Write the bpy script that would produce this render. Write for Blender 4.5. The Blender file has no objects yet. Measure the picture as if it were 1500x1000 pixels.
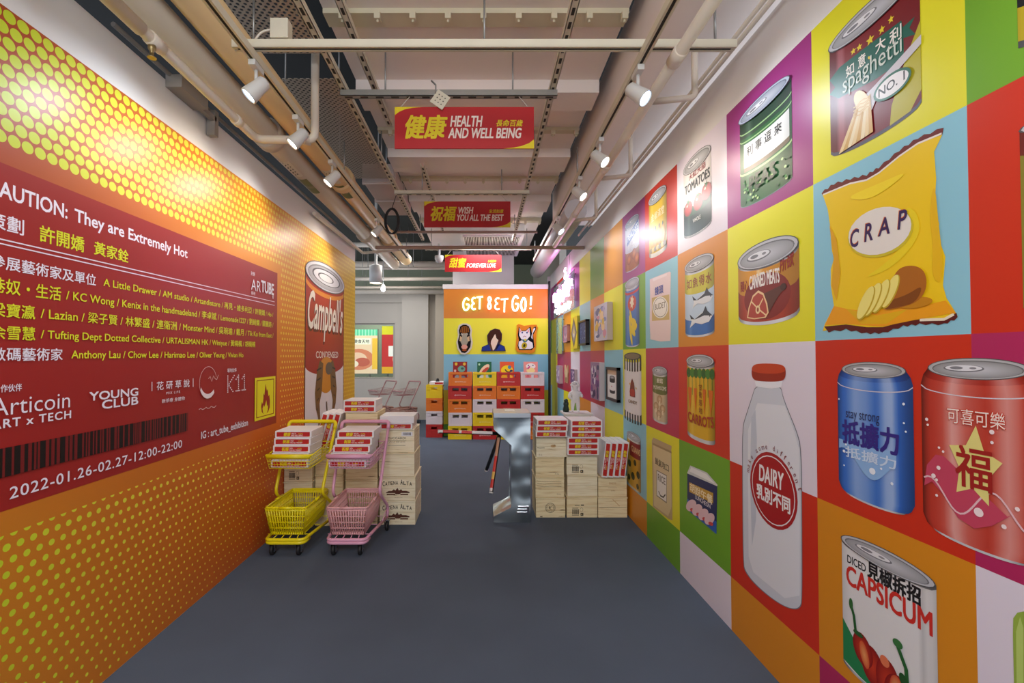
import bpy, bmesh, math, random
from mathutils import Vector, Matrix
random.seed(7)
S = bpy.context.scene
C = S.collection
PI = math.pi

# ------------------------------------------------------------ camera, world, exposure
FPX, CX, CY, HC = 667.0, 708.0, 509.0, 1.5          # focal length in pixels of a 1500x1000 frame, eye height
TILT = 12.0 / FPX
cam = bpy.data.cameras.new('camera')
cam.sensor_width = 36.0
cam.lens = FPX * 36.0 / 1500.0
cam.shift_x = (750 - CX) / 1500.0
cam.shift_y = (CY - 500) / 1500.0
cam.clip_start = 0.02
camo = bpy.data.objects.new('camera', cam)
C.objects.link(camo)
camo.location = (0, 0, HC)
camo.rotation_euler = (PI / 2 + TILT, 0, 0)
S.camera = camo

S.view_settings.view_transform = 'Standard'
S.view_settings.look = 'None'
S.view_settings.gamma = 1
S.view_settings.use_curve_mapping = False
S.view_settings.exposure = 0.28
try:
    S.cycles.use_denoising = True
    S.cycles.max_bounces = 8
    S.cycles.diffuse_bounces = 4
    S.cycles.glossy_bounces = 4
    S.cycles.sample_clamp_indirect = 6.0
except Exception:
    pass
WORLD_STRENGTH = 1.0
w = bpy.data.worlds.new('world')
S.world = w
w.use_nodes = True
w.node_tree.nodes['Background'].inputs[0].default_value = (0.88, 0.95, 1.08, 1)
w.node_tree.nodes['Background'].inputs[1].default_value = WORLD_STRENGTH

LAMP_W = 19.0          # the track spotlights
FILL_W = 62.0          # the added fill lights

# ------------------------------------------------------------ pixel of the photograph -> point on a plane
def ray(px, py):
    cx = (px - CX) / FPX
    cy = (CY - py) / FPX
    return Vector((cx, math.cos(TILT) - cy * math.sin(TILT), math.sin(TILT) + cy * math.cos(TILT)))
def onx(X, px, py):
    d = ray(px, py); t = X / d.x
    return (t * d.y, HC + t * d.z)
def ony(Y, px, py):
    d = ray(px, py); t = Y / d.y
    return (t * d.x, HC + t * d.z)
XR, XL = 1.36, -1.75

# ------------------------------------------------------------ colours and materials
def lin(c):
    return tuple((v / 255 / 12.92) if v / 255 <= 0.04045 else ((v / 255 + 0.055) / 1.055) ** 2.4 for v in c)
MATS = {}
def mat(name, rgb, rough=0.6, metal=0.0, emit=0.0, coat=0.0, alpha=None, trans=0.0, noise=None, bump=None):
    if name in MATS:
        return MATS[name]
    m = bpy.data.materials.new(name)
    m.use_nodes = True
    nt = m.node_tree
    b = nt.nodes['Principled BSDF']
    c = lin(rgb) + (1,)
    b.inputs['Base Color'].default_value = c
    b.inputs['Roughness'].default_value = rough
    b.inputs['Metallic'].default_value = metal
    b.inputs['Coat Weight'].default_value = coat
    b.inputs['Transmission Weight'].default_value = trans
    if emit:
        b.inputs['Emission Color'].default_value = c
        b.inputs['Emission Strength'].default_value = emit
    if noise:                                   # (scale, amount): mottled wear
        tc = nt.nodes.new('ShaderNodeTexCoord')
        n = nt.nodes.new('ShaderNodeTexNoise')
        n.inputs['Scale'].default_value = noise[0]
        n.inputs['Detail'].default_value = 6
        nt.links.new(tc.outputs['Object'], n.inputs['Vector'])
        mx = nt.nodes.new('ShaderNodeMix'); mx.data_type = 'RGBA'
        mx.inputs[6].default_value = tuple(v * (1 - noise[1]) for v in c[:3]) + (1,)
        mx.inputs[7].default_value = tuple(min(1, v * (1 + noise[1])) for v in c[:3]) + (1,)
        nt.links.new(n.outputs['Fac'], mx.inputs[0])
        nt.links.new(mx.outputs[2], b.inputs['Base Color'])
    if bump:                                    # (scale, strength)
        tc = nt.nodes.new('ShaderNodeTexCoord')
        n = nt.nodes.new('ShaderNodeTexNoise')
        n.inputs['Scale'].default_value = bump[0]
        n.inputs['Detail'].default_value = 3
        nt.links.new(tc.outputs['Object'], n.inputs['Vector'])
        bp = nt.nodes.new('ShaderNodeBump')
        bp.inputs['Strength'].default_value = bump[1]
        bp.inputs['Distance'].default_value = 0.01
        nt.links.new(n.outputs['Fac'], bp.inputs['Height'])
        nt.links.new(bp.outputs['Normal'], b.inputs['Normal'])
    MATS[name] = m
    return m

def print_mat(name, rough=0.32, spec=0.5, emit=0.0, bump=None):
    """ink on a sheet: the colour is the drawing's own, stored per vertex"""
    if name in MATS:
        return MATS[name]
    m = mat(name, (255, 255, 255), rough, bump=bump)
    nt = m.node_tree
    b = nt.nodes['Principled BSDF']
    a = nt.nodes.new('ShaderNodeAttribute'); a.attribute_name = 'ink'
    nt.links.new(a.outputs['Color'], b.inputs['Base Color'])
    b.inputs['Specular IOR Level'].default_value = spec
    if emit:
        nt.links.new(a.outputs['Color'], b.inputs['Emission Color'])
        b.inputs['Emission Strength'].default_value = emit
    return m

# ------------------------------------------------------------ object helpers
def link(name, me, m=None, parent=None):
    o = bpy.data.objects.new(name, me)
    C.objects.link(o)
    if m is not None:
        me.materials.append(m)
    if parent is not None:
        o.parent = parent
    return o
def tag(o, label, cat, group=None):
    o['label'] = label; o['category'] = cat
    if group:
        o['group'] = group
    return o
def thing(name, label, cat, loc=(0, 0, 0), rz=0.0, group=None):
    o = bpy.data.objects.new(name, None)
    o.empty_display_size = 0.05
    C.objects.link(o)
    o.location = loc; o.rotation_euler = (0, 0, rz)
    return tag(o, label, cat, group)
def structure(o):
    o['kind'] = 'structure'
    return o
def copy_tree(o, parent=None):
    c = o.copy(); C.objects.link(c); c.parent = parent
    for ch in list(o.children):
        copy_tree(ch, c)
    return c
def copy_thing(o, label, loc, rot=None, group=None):
    c = copy_tree(o)
    c.location = loc
    if rot is not None:
        c.rotation_euler = rot
    c['label'] = label
    if group:
        c['group'] = group
    return c

class MB:
    """collects shapes into one mesh"""
    def __init__(self):
        self.bm = bmesh.new(); self.marks = []
    def also(self, m):
        self.marks.append((len(self.bm.faces), m)); return self     # what is added from here on has material m
    def box(self, lo, hi, bevel=0.0, M=None):
        x0, y0, z0 = lo; x1, y1, z1 = hi
        vs = [self.bm.verts.new(p) for p in ((x0,y0,z0),(x1,y0,z0),(x1,y1,z0),(x0,y1,z0),(x0,y0,z1),(x1,y0,z1),(x1,y1,z1),(x0,y1,z1))]
        fs = [self.bm.faces.new([vs[i] for i in f]) for f in ((0,3,2,1),(4,5,6,7),(0,1,5,4),(1,2,6,5),(2,3,7,6),(3,0,4,7))]
        if bevel:
            es = list({e for f in fs for e in f.edges})
            r = bmesh.ops.bevel(self.bm, geom=es, offset=bevel, segments=2, affect='EDGES', profile=0.5)
            vs = list({v for f in r['faces'] for v in f.verts} | {v for v in vs if v.is_valid})
        if M is not None:
            for v in vs:
                v.co = M @ v.co
        return self
    def tube(self, pts, r, n=10, closed=False, cap=True, smooth=0):
        P = [Vector(p) for p in pts]
        if smooth:
            P = rounded(P, smooth, closed)
        k = len(P)
        rs = r if isinstance(r, (list, tuple)) else [r] * k
        rings = []
        up = None
        for i in range(k):
            if closed:
                d = (P[(i + 1) % k] - P[i - 1])
            else:
                d = P[min(i + 1, k - 1)] - P[max(i - 1, 0)]
            d.normalize()
            if up is None:
                up = Vector((0, 0, 1)) if abs(d.z) < 0.9 else Vector((1, 0, 0))
            a = d.cross(up)
            if a.length < 1e-4:
                a = d.orthogonal()
            a.normalize()
            b = a.cross(d); b.normalize()
            up = b
            rings.append([self.bm.verts.new(P[i] + (a * math.cos(2 * PI * j / n) + b * math.sin(2 * PI * j / n)) * rs[i]) for j in range(n)])
        rng = range(k) if closed else range(k - 1)
        for i in rng:
            A, B = rings[i], rings[(i + 1) % k]
            for j in range(n):
                f = self.bm.faces.new((A[j], A[(j + 1) % n], B[(j + 1) % n], B[j])); f.smooth = True
        if not closed and cap:
            self.bm.faces.new(rings[0][::-1]); self.bm.faces.new(rings[-1])
        return self
    def lathe(self, prof, n=24, M=None, cap=True):
        """profile of (radius, height) turned about z"""
        rings = [[self.bm.verts.new((max(r, 1e-5) * math.cos(2 * PI * j / n), max(r, 1e-5) * math.sin(2 * PI * j / n), z)) for j in range(n)] for r, z in prof]
        for A, B in zip(rings, rings[1:]):
            for j in range(n):
                f = self.bm.faces.new((A[j], A[(j + 1) % n], B[(j + 1) % n], B[j])); f.smooth = True
        if cap:
            self.bm.faces.new(rings[0][::-1]); self.bm.faces.new(rings[-1])
        if M is not None:
            for R in rings:
                for v in R:
                    v.co = M @ v.co
        return self
    def prism(self, pts, ext, M=None):
        """a flat outline (3-D points) pushed along ext"""
        e = Vector(ext)
        A = [self.bm.verts.new(p) for p in pts]
        B = [self.bm.verts.new(Vector(p) + e) for p in pts]
        n = len(A)
        self.bm.faces.new(A[::-1]); self.bm.faces.new(B)
        for i in range(n):
            self.bm.faces.new((A[i], A[(i + 1) % n], B[(i + 1) % n], B[i]))
        if M is not None:
            for v in A + B:
                v.co = M @ v.co
        return self
    def ball(self, c, r, n=16, sc=(1, 1, 1)):
        r_ = bmesh.ops.create_uvsphere(self.bm, u_segments=n, v_segments=n // 2 + 1, radius=r)
        for v in r_['verts']:
            v.co = Vector((v.co.x * sc[0], v.co.y * sc[1], v.co.z * sc[2])) + Vector(c)
            for f in v.link_faces:
                f.smooth = True
        return self
    def xform(self, M):
        for v in self.bm.verts:
            v.co = M @ v.co
        return self
    def build(self, name, m, parent=None):
        for k, (i0, _) in enumerate(self.marks):
            for j, f in enumerate(self.bm.faces):
                if j >= i0:
                    f.material_index = k + 1
        bmesh.ops.recalc_face_normals(self.bm, faces=self.bm.faces)
        me = bpy.data.meshes.new(name)
        self.bm.to_mesh(me); self.bm.free()
        o = link(name, me, m, parent)
        for _, m2 in self.marks:
            me.materials.append(m2)
        return o

def rounded(P, r, closed=False, k=5):
    """a polyline with its corners rounded off by radius r"""
    out = []
    n = len(P)
    for i in range(n):
        if not closed and i in (0, n - 1):
            out.append(P[i]); continue
        p, a, b = P[i], P[i - 1], P[(i + 1) % n]
        da, db = (a - p), (b - p)
        q = min(r, da.length * 0.49, db.length * 0.49)
        s, e = p + da.normalized() * q, p + db.normalized() * q
        for j in range(k + 1):
            t = j / k
            out.append(s * (1 - t) ** 2 + p * 2 * t * (1 - t) + e * t * t)
    return out

# ------------------------------------------------------------ lettering
TXT = {}
def text_mesh(s, bold=0.0, shear=0.0, spacing=1.0):
    key = (s, bold, shear, spacing)
    if key in TXT:
        return TXT[key]
    cu = bpy.data.curves.new('lettering', 'FONT')
    cjk = any(ord(c) > 0x2E80 for c in s)
    cu.body = s; cu.size = 1.0; cu.shear = shear; cu.resolution_u = 3; cu.space_character = spacing
    cu.offset = 0 if cjk or bold > .025 else min(bold, .018)
    cu.fill_mode = 'FRONT'
    ob = bpy.data.objects.new('lettering', cu)
    C.objects.link(ob)
    dg = bpy.context.evaluated_depsgraph_get()
    me = bpy.data.meshes.new_from_object(ob.evaluated_get(dg))
    V = [(v.co.x, v.co.y) for v in me.vertices]
    F = [tuple(p.vertices) for p in me.polygons]
    bpy.data.objects.remove(ob); bpy.data.curves.remove(cu); bpy.data.meshes.remove(me)
    if V:
        x0 = min(v[0] for v in V); x1 = max(v[0] for v in V); y0 = min(v[1] for v in V); y1 = max(v[1] for v in V)
        V = [((x - x0) / max(x1 - x0, 1e-6), (y - y0) / max(y1 - y0, 1e-6)) for x, y in V]
        asp = (x1 - x0) / max(y1 - y0, 1e-6)
    else:
        asp = 1
    TXT[key] = (V, F, asp)
    return TXT[key]

EPS = 0.00012
class Print:
    """flat coloured drawing on a plane; place(u, v, off) gives the point in space"""
    def __init__(self, place, base=0.0004):
        self.place = place; self.off = base
        self.V, self.F, self.K = [], [], []
        self.fr = (0, 0, 1, 1)
        self.pxmap = None
    def frame(self, u0, v0, u1, v1):
        self.fr = (u0, v0, u1, v1); return self
    def st(self, s, t):
        u0, v0, u1, v1 = self.fr
        return (u0 + s * (u1 - u0), v0 + t * (v1 - v0))
    def raw(self, pts, cols, faces):
        b = len(self.V)
        for (u, v), c in zip(pts, cols):
            self.V.append(self.place(u, v, self.off)); self.K.append(c)
        self.F += [tuple(b + i for i in f) for f in faces]
        self.off += EPS
    def poly(self, pts, col, px=False):
        q = [self.pxmap(*p) if px else self.st(*p) for p in pts]
        c = lin(col)
        self.raw(q, [c] * len(q), [tuple(range(len(q)))]); return self
    def px(self, pts, col):
        return self.poly(pts, col, True)
    def grad(self, pts, cols):
        """polygon with one colour per corner"""
        q = [self.st(*p) for p in pts]
        self.raw(q, [lin(c) for c in cols], [tuple(range(len(q)))]); return self
    def rect(self, s0, t0, s1, t1, col):
        return self.poly(((s0, t0), (s1, t0), (s1, t1), (s0, t1)), col)
    def ell(self, cs, ct, rs, rt, col, n=28, a0=0.0, a1=2 * PI, rot=0.0, col2=None):
        full = abs(a1 - a0 - 2 * PI) < 1e-6
        m = n if full else n + 1
        q = []
        for i in range(m):
            a = a0 + (a1 - a0) * i / n
            x, y = rs * math.cos(a), rt * math.sin(a)
            q.append((cs + x * math.cos(rot) - y * math.sin(rot), ct + x * math.sin(rot) + y * math.cos(rot)))
        if col2 is None:
            return self.poly(q, col)
        c1, c2 = lin(col), lin(col2)                     # col in the middle to col2 at the rim
        pts = [self.st(cs, ct)] + [self.st(*p) for p in q]
        self.raw(pts, [c1] + [c2] * len(q), [(0, i + 1, (i + 1) % m + 1) for i in range(m)]); return self
    def line(self, pts, wd, col, px=False):
        """stroke of width wd (metres) through pts"""
        q = [Vector(self.pxmap(*p) if px else self.st(*p)) for p in pts]
        L, R = [], []
        for i in range(len(q)):
            d = (q[min(i + 1, len(q) - 1)] - q[max(i - 1, 0)])
            d = d.normalized() if d.length else Vector((1, 0))
            nn = Vector((-d.y, d.x)) * (wd / 2)
            L.append(tuple(q[i] + nn)); R.append(tuple(q[i] - nn))
        c = lin(col); n = len(q)
        self.raw(L + R, [c] * (2 * n), [(i, i + 1, n + i + 1, n + i) for i in range(n - 1)]); return self
    def text(self, s, s0, t0, s1, t1, col, bold=0.0, shear=0.0, arc=0.0, rot=0.0, spacing=1.0, skew=0.0):
        V, F, asp = text_mesh(s, bold, shear, spacing)
        q = []
        for x, y in V:
            a, b = s0 + x * (s1 - s0), t0 + y * (t1 - t0)
            b += skew * x
            if arc:
                b -= arc * math.sqrt(max(0, 1 - (2 * min(max(a, 0), 1) - 1) ** 2)) - arc
            q.append(self.st(a, b))
        if rot and q:
            cu = sum(p[0] for p in q) / len(q); cv = sum(p[1] for p in q) / len(q)
            q = [(cu + (u - cu) * math.cos(rot) - (v - cv) * math.sin(rot), cv + (u - cu) * math.sin(rot) + (v - cv) * math.cos(rot)) for u, v in q]
        c = lin(col)
        cj = any(ord(ch) > 0x2E80 for ch in s)
        if q and (bold > 0 if cj else bold > .025):     # heavier strokes: laid over itself, slightly shifted
            h = max(p[1] for p in q) - min(p[1] for p in q)
            e = bold * h * (.75 if cj else .5)
            for a, b in ((-1, -1), (1, -1), (-1, 1), (1, 1)):
                self.raw([(u + a * e, v + b * e) for u, v in q], [c] * len(q), F)
                self.off -= EPS * .6
            self.off += EPS * .6
        else:
            self.raw(q, [c] * len(q), F)
        return self
    def tpx(self, s, x0, x1, yt, yb, col, bold=0.0, shear=0.0, spacing=1.0):
        """lettering from the photograph: upright left edge x0 spans yt..yb, right edge at x1"""
        uA, vA = self.pxmap(x0, yt); uB, vB = self.pxmap(x0, yb); uC, _ = self.pxmap(x1, yb)
        f = self.fr; self.fr = (uA, vB, uC, vA)
        self.text(s, 0, 0, 1, 1, col, bold, shear, spacing=spacing)
        self.fr = f; return self
    # ---- printed cans
    def band(self, t0, t1, col, ry, shade=None, s0=0.0, s1=1.0, n=24, wave=None):
        pts, cols = [], []
        for i in range(n + 1):
            s = s0 + (s1 - s0) * i / n
            a = ry * math.sqrt(max(0, 1 - (2 * s - 1) ** 2))
            k = interp(shade, s) if shade else 1.0
            c = tuple(max(0, min(255, v * k if k <= 1 else v + (255 - v) * (k - 1))) for v in col)
            tt = t1 + (wave(s) if wave else 0)
            pts += [self.st(s, t0 - a), self.st(s, tt - a)]
            cols += [lin(c)] * 2
        self.raw(pts, cols, [(2 * i, 2 * i + 2, 2 * i + 3, 2 * i + 1) for i in range(n)]); return self
    def taper(self, ta, a0, a1, tb, b0, b1, col, ry, shade=None, n=24):
        """a strip between two arcs of different width"""
        pts, cols = [], []
        for i in range(n + 1):
            x = i / n; arc = math.sqrt(max(0, 1 - (2 * x - 1) ** 2)) * ry
            k = interp(shade, x) if shade else 1.0
            c = lin(tuple(max(0, min(255, v * k if k <= 1 else v + (255 - v) * (k - 1))) for v in col))
            pts += [self.st(a0 + (a1 - a0) * x, ta - arc * (a1 - a0)), self.st(b0 + (b1 - b0) * x, tb - arc * (b1 - b0))]; cols += [c, c]
        self.raw(pts, cols, [(2 * i, 2 * i + 2, 2 * i + 3, 2 * i + 1) for i in range(n)]); return self
    def lid(self, t, ry, tab=True, s0=0.0, s1=1.0, tone=(190, 190, 195)):
        cs, rs = (s0 + s1) / 2, (s1 - s0) / 2
        dk = tuple(int(v * .45) for v in tone)
        self.ell(cs, t, rs * 1.01, ry * 1.06, dk)
        self.ell(cs, t, rs * .985, ry * .98, (225, 225, 230), col2=tone)
        self.ell(cs, t - ry * .04, rs * .90, ry * .84, tuple(int(v * .62) for v in tone))
        self.ell(cs, t - ry * .08, rs * .87, ry * .78, (205, 206, 212), col2=tuple(int(v * .82) for v in tone))
        if tab:
            self.ell(cs - rs * .22, t + ry * .02, rs * .42, ry * .36, (120, 120, 126))
            self.ell(cs - rs * .22, t + ry * .06, rs * .38, ry * .29, (226, 226, 230))
            self.ell(cs - rs * .36, t + ry * .06, rs * .14, ry * .15, (130, 130, 136))
            self.ell(cs - rs * .02, t + ry * .06, rs * .07, ry * .10, (140, 140, 146))
        return self
    def build(self, name, m, parent=None, label=None):
        me = bpy.data.meshes.new(name)
        me.from_pydata([tuple(p) for p in self.V], [], self.F)
        at = me.attributes.new('ink', 'FLOAT_COLOR', 'POINT')
        at.data.foreach_set('color', [x for c in self.K for x in (c[0], c[1], c[2], 1.0)])
        o = link(name, me, m, parent)
        if label:
            o['label'] = label
        return o
def interp(tab, s):
    if callable(tab):
        return tab(s)
    for (a, x), (b, y) in zip(tab, tab[1:]):
        if s <= b:
            return x + (y - x) * (s - a) / (b - a) if b > a else y
    return tab[-1][1]
MET = ((0, .62), (.08, .8), (.16, 1.25), (.24, 1.0), (.55, 1.0), (.72, 1.2), (.82, .95), (1, .55))
MATTE = ((0, .78), (.12, 1.0), (.2, 1.18), (.28, 1.0), (.75, 1.0), (1, .7))
SOFT = ((0, .92), (.15, 1.0), (.85, 1.0), (1, .88))
def star(cx, cy, r, ax=1.0, rot=0.0, inner=.45, n=5):
    return [(cx + ax * (r if i % 2 == 0 else r * inner) * math.sin(i * PI / n + rot), cy + (r if i % 2 == 0 else r * inner) * math.cos(i * PI / n + rot)) for i in range(2 * n)]
# ============================================================ fill lights added to brighten the hall, no fixtures behind them
def area(name, loc, size, sy, power, col=(1, .95, .88), rot=(0, 0, 0)):
    l = bpy.data.lights.new(name, 'AREA'); l.shape = 'RECTANGLE'; l.size = size; l.size_y = sy
    l.energy = power; l.color = col
    o = bpy.data.objects.new(name, l); C.objects.link(o); o.location = loc; o.rotation_euler = rot
    return o
area('hall_fill_light', (-0.1, -1.2, 3.1), 1.6, 1.0, FILL_W, (.95, .97, 1), (math.radians(38), 0, 0))
area('back_fill_light', (-1.6, 8.6, 3.3), 1.2, 1.2, FILL_W * .45, (1, .97, .92))
area('front_fill_light', (0.2, 7.3, 3.35), 1.0, 0.8, FILL_W * .55, (.95, .97, 1))

# ============================================================ floor
def carpet():
    m = mat('grey_carpet', (80, 84, 93), 0.95)
    nt = m.node_tree; b = nt.nodes['Principled BSDF']
    tc = nt.nodes.new('ShaderNodeTexCoord')
    n1 = nt.nodes.new('ShaderNodeTexNoise'); n1.inputs['Scale'].default_value = 420; n1.inputs['Detail'].default_value = 2
    n2 = nt.nodes.new('ShaderNodeTexNoise'); n2.inputs['Scale'].default_value = 1.7; n2.inputs['Detail'].default_value = 5
    for n in (n1, n2):
        nt.links.new(tc.outputs['Object'], n.inputs['Vector'])
    ad = nt.nodes.new('ShaderNodeMath'); ad.operation = 'MULTIPLY_ADD'
    ad.inputs[1].default_value = .55; nt.links.new(n1.outputs['Fac'], ad.inputs[0])
    sc = nt.nodes.new('ShaderNodeMath'); sc.operation = 'MULTIPLY'; sc.inputs[1].default_value = .45
    nt.links.new(n2.outputs['Fac'], sc.inputs[0]); nt.links.new(sc.outputs[0], ad.inputs[2])
    mx = nt.nodes.new('ShaderNodeMix'); mx.data_type = 'RGBA'
    mx.inputs[6].default_value = lin((54, 63, 76)) + (1,); mx.inputs[7].default_value = lin((90, 102, 121)) + (1,)
    nt.links.new(ad.outputs[0], mx.inputs[0]); nt.links.new(mx.outputs[2], b.inputs['Base Color'])
    bp = nt.nodes.new('ShaderNodeBump'); bp.inputs['Strength'].default_value = .35; bp.inputs['Distance'].default_value = .004
    nt.links.new(n1.outputs['Fac'], bp.inputs['Height']); nt.links.new(bp.outputs['Normal'], b.inputs['Normal'])
    return m
WHITE = mat('white_paint', (226, 222, 220), 0.6, bump=(6, .04))
structure(MB().box((-6.0, -2.2, -0.05), (XR + .25, 15.0, 0)).build('floor', carpet()))

# ============================================================ right wall: squares of printed vinyl
VINYL = print_mat('printed_vinyl', 0.36, 0.32, bump=(9, .035))
ART = print_mat('printed_art', 0.5, 0.3)
Y_, O_, R_, P_, B_, G_, W_, K_, M_ = (228, 222, 38), (216, 138, 30), (204, 50, 28), (160, 52, 128), (140, 196, 214), (112, 166, 42), (226, 216, 228), (188, 52, 82), (176, 42, 92)
zr = [0.0, .289, .923, 1.561, 2.204, 2.846]
yc = [-.02, .635, 1.268, 1.864, 2.522, 3.172, 3.81, 4.43, 5.11, 5.77, 6.42, 7.07, 7.72, 8.37, 9.02, 9.22]
cells = [  # from the floor up; first square is beside the eye
    [O_, G_, M_, O_, W_, G_, O_, Y_, B_, M_, W_, O_, Y_, B_, B_],
    [G_, W_, O_, R_, G_, Y_, B_, Y_, W_, O_, G_, Y_, B_, Y_, B_],
    [B_, M_, R_, W_, (206, 56, 34), K_, Y_, B_, (186, 56, 74), M_, W_, (180, 50, 70), M_, Y_, Y_],
    [Y_, R_, B_, Y_, O_, B_, G_, Y_, O_, B_, Y_, O_, B_, Y_, G_],
    [R_, G_, Y_, P_, W_, R_, P_, O_, G_, Y_, P_, W_, R_, P_, P_]]
rwall = structure(MB().box((XR, -.4, 0), (XR + .2, 9.24, 3.12)).build('wall_right', WHITE))
rplace = lambda u, v, off: (XR - off, u, v)
p = Print(rplace)
for r in range(5):
    for c in range(15):
        p.frame(yc[c + 1], zr[r], yc[c], zr[r + 1]).rect(0, 0, 1, 1, cells[r][c]); p.off = .0004
p.build('printed_squares', VINYL, rwall, 'grid of coloured vinyl squares')

def pe(cx, cy, rx, ry, rot=0.0, n=26):
    return [(cx + rx * math.cos(2 * PI * i / n) * math.cos(rot) - ry * math.sin(2 * PI * i / n) * math.sin(rot), cy + rx * math.cos(2 * PI * i / n) * math.sin(rot) + ry * math.sin(2 * PI * i / n) * math.cos(rot)) for i in range(n)]
def sm(P, k=2):
    """an outline with its corners cut round"""
    for _ in range(k):
        P = [q_ for a, b in zip(P, P[1:] + P[:1]) for q_ in ((a[0] * .75 + b[0] * .25, a[1] * .75 + b[1] * .25), (a[0] * .25 + b[0] * .75, a[1] * .25 + b[1] * .75))]
    return P
def rp():
    q = Print(rplace, .0012); q.pxmap = lambda x, y: onx(XR, x, y); return q
def rcan(xl, yt, yb, xr):
    q = rp()
    (u0, v1), (_, v0), (u1, _) = onx(XR, xl, yt), onx(XR, xl, yb), onx(XR, xr, yb)
    return q.frame(u0, v0, u1, v1)
def done(q, name, label):
    q.build(name, VINYL, rwall, label)
RED, INK, CREAM = (176, 34, 34), (34, 30, 34), (236, 228, 208)

# --- spaghetti tin
q = rcan(1215.5, 74, 226, 1352)
ry = .075
q.band(-.012, 1.0, (90, 86, 100), ry)
q.band(.02, .98, (128, 26, 34), ry, ((0, .8), (.1, .8), (.11, 1.25), (.19, 1.25), (.2, 1.0), (1, .9)))
q.poly(((1, .09), (1, .62), (.86, .40), (.72, .10), (.7, -.055), (.9, -.03)), (186, 176, 44))
q.px([(1216,118),(1230,99),(1262,74),(1321,30),(1323,40),(1341,24),(1333,41),(1342,50),(1324,56),(1325,88),(1280,118),(1229,144),(1216,139),(1224,128)], (28, 94, 78))
for x, y, r in ((1250.5, 75, 5.2), (1259.5, 69, 5.6), (1275.4, 58.5, 7.6), (1292.5, 43.5, 6.4), (1306, 28.5, 6)):
    q.px([(x + dx, y - dy - dx * .75) for dx, dy in star(0, 0, r, .82)], (228, 204, 44))
q.tpx('如', 1240, 1252, 99, 115, (238, 234, 226), .02); q.tpx('意', 1258, 1269, 84, 101.5, (238, 234, 226), .02); q.tpx('大', 1283.5, 1298.5, 62, 80, (238, 234, 226), .02); q.tpx('利', 1304.5, 1322, 47, 68, (238, 234, 226), .02)
q.px(pe(1274.5, 84.5, 1.8, 2.2), (228, 204, 44))
q.tpx('spaghetti', 1235.5, 1324, 113, 146, (206, 214, 204), .0)
q.px([(1351,50),(1351,64),(1290,133),(1279,160),(1270,166),(1266,150),(1270,138),(1281,127)], (206, 200, 206))
for i in range(8):
    x0 = 1262 + 1.6 * i; x1 = 1229 + 6.4 * i
    q.px([(x0, 140), (x0 + 3.4, 140), (x1 + 7, 222 - 4.2 * i), (x1 + 1, 226 - 4.2 * i)], ((232, 204, 150), (212, 168, 96), (240, 222, 182))[i % 3])
q.px(pe(1264, 148, 11, 16, -.3), (238, 214, 160))
for i in range(5):
    q.line([(1252 + 5 * j, 158 + 4 * i - 4 * j + 2 * math.sin(j * 1.9 + i)) for j in range(6)], .004, (222, 184, 116), True)
q.ell(.735, .265, .19, .098, (26, 98, 72)); q.ell(.735, .265, .165, .078, (236, 232, 232))
q.text('NO. 1', .60, .225, .865, .30, (40, 36, 40), .01, skew=.015)
q.lid(1.0, .105, True)
done(q, 'spaghetti_tin_picture', 'printed tin of spaghetti with fork and gold stars')
# --- peas tin
q = rcan(1084, 181, 303, 1162)
ry = .055
q.band(-.01, 1, (120, 130, 140), ry)
q.band(.0, .98, (26, 92, 46), ry, MATTE)
q.band(.80, .97, (30, 62, 46), ry, MATTE)
q.band(.845, .86, (150, 190, 130), ry); q.band(.36, .385, (170, 200, 140), ry); q.band(.75, .765, (150, 190, 130), ry)
q.band(.42, .73, (228, 228, 224), ry, SOFT, .09, .96)
q.band(.40, .45, (112, 96, 78), ry, None, .09, .96)
for i, ch in enumerate('利事逗來'):
    s = .15 + .185 * i
    q.text(ch, s, .53, s + .13, .64, INK, .012, arc=0, skew=0.0)
for i in range(46):
    s, t = random.uniform(.05, .95), random.uniform(.02, .34)
    q.ell(s, t - ry * math.sqrt(1 - (2 * s - 1) ** 2), .022, .014, random.choice(((60, 140, 60), (20, 80, 40), (190, 220, 150))), 10)
q.text('PEAS', .22, .10, .74, .27, (14, 48, 28), .02)
q.lid(1.0, .085, True, tone=(180, 190, 210))
done(q, 'pea_tin_picture', 'printed green tin of peas')
# --- tomatoes
q = rcan(1001.5, 253, 345, 1043)
ry = .075
q.band(-.03, 1, (150, 152, 156), ry, MET)
q.band(-.005, .985, (222, 216, 216), ry, SOFT)
q.band(.0, .37, (24, 46, 38), ry, MATTE)
q.band(.30, .44, (30, 70, 44), ry, MATTE, wave=lambda s: .05 * math.sin(9 * s) + .14 * max(0, s - .5))
for cs, ct, r in ((.18, .37, .16), (.55, .37, .17), (.84, .44, .17)):
    q.ell(cs, ct, r, r * .72, (206, 40, 34), col2=(140, 18, 24)); q.ell(cs - .04, ct + .05, .03, .02, (246, 200, 190), 10)
    q.poly(star(cs, ct + .10, .07, 1.2, .3, .3), (52, 96, 44))
q.text('大紅大茄', .22, .79, .82, .88, (150, 50, 50), .01, skew=.0)
q.text('TOMATOES', .06, .615, .96, .75, (36, 40, 46), .04)
q.text('WHOLE', .36, .10, .64, .16, (226, 226, 226), .02)
q.lid(1.0, .12, True)
done(q, 'tomato_tin_picture', 'printed tin of whole tomatoes')
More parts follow.
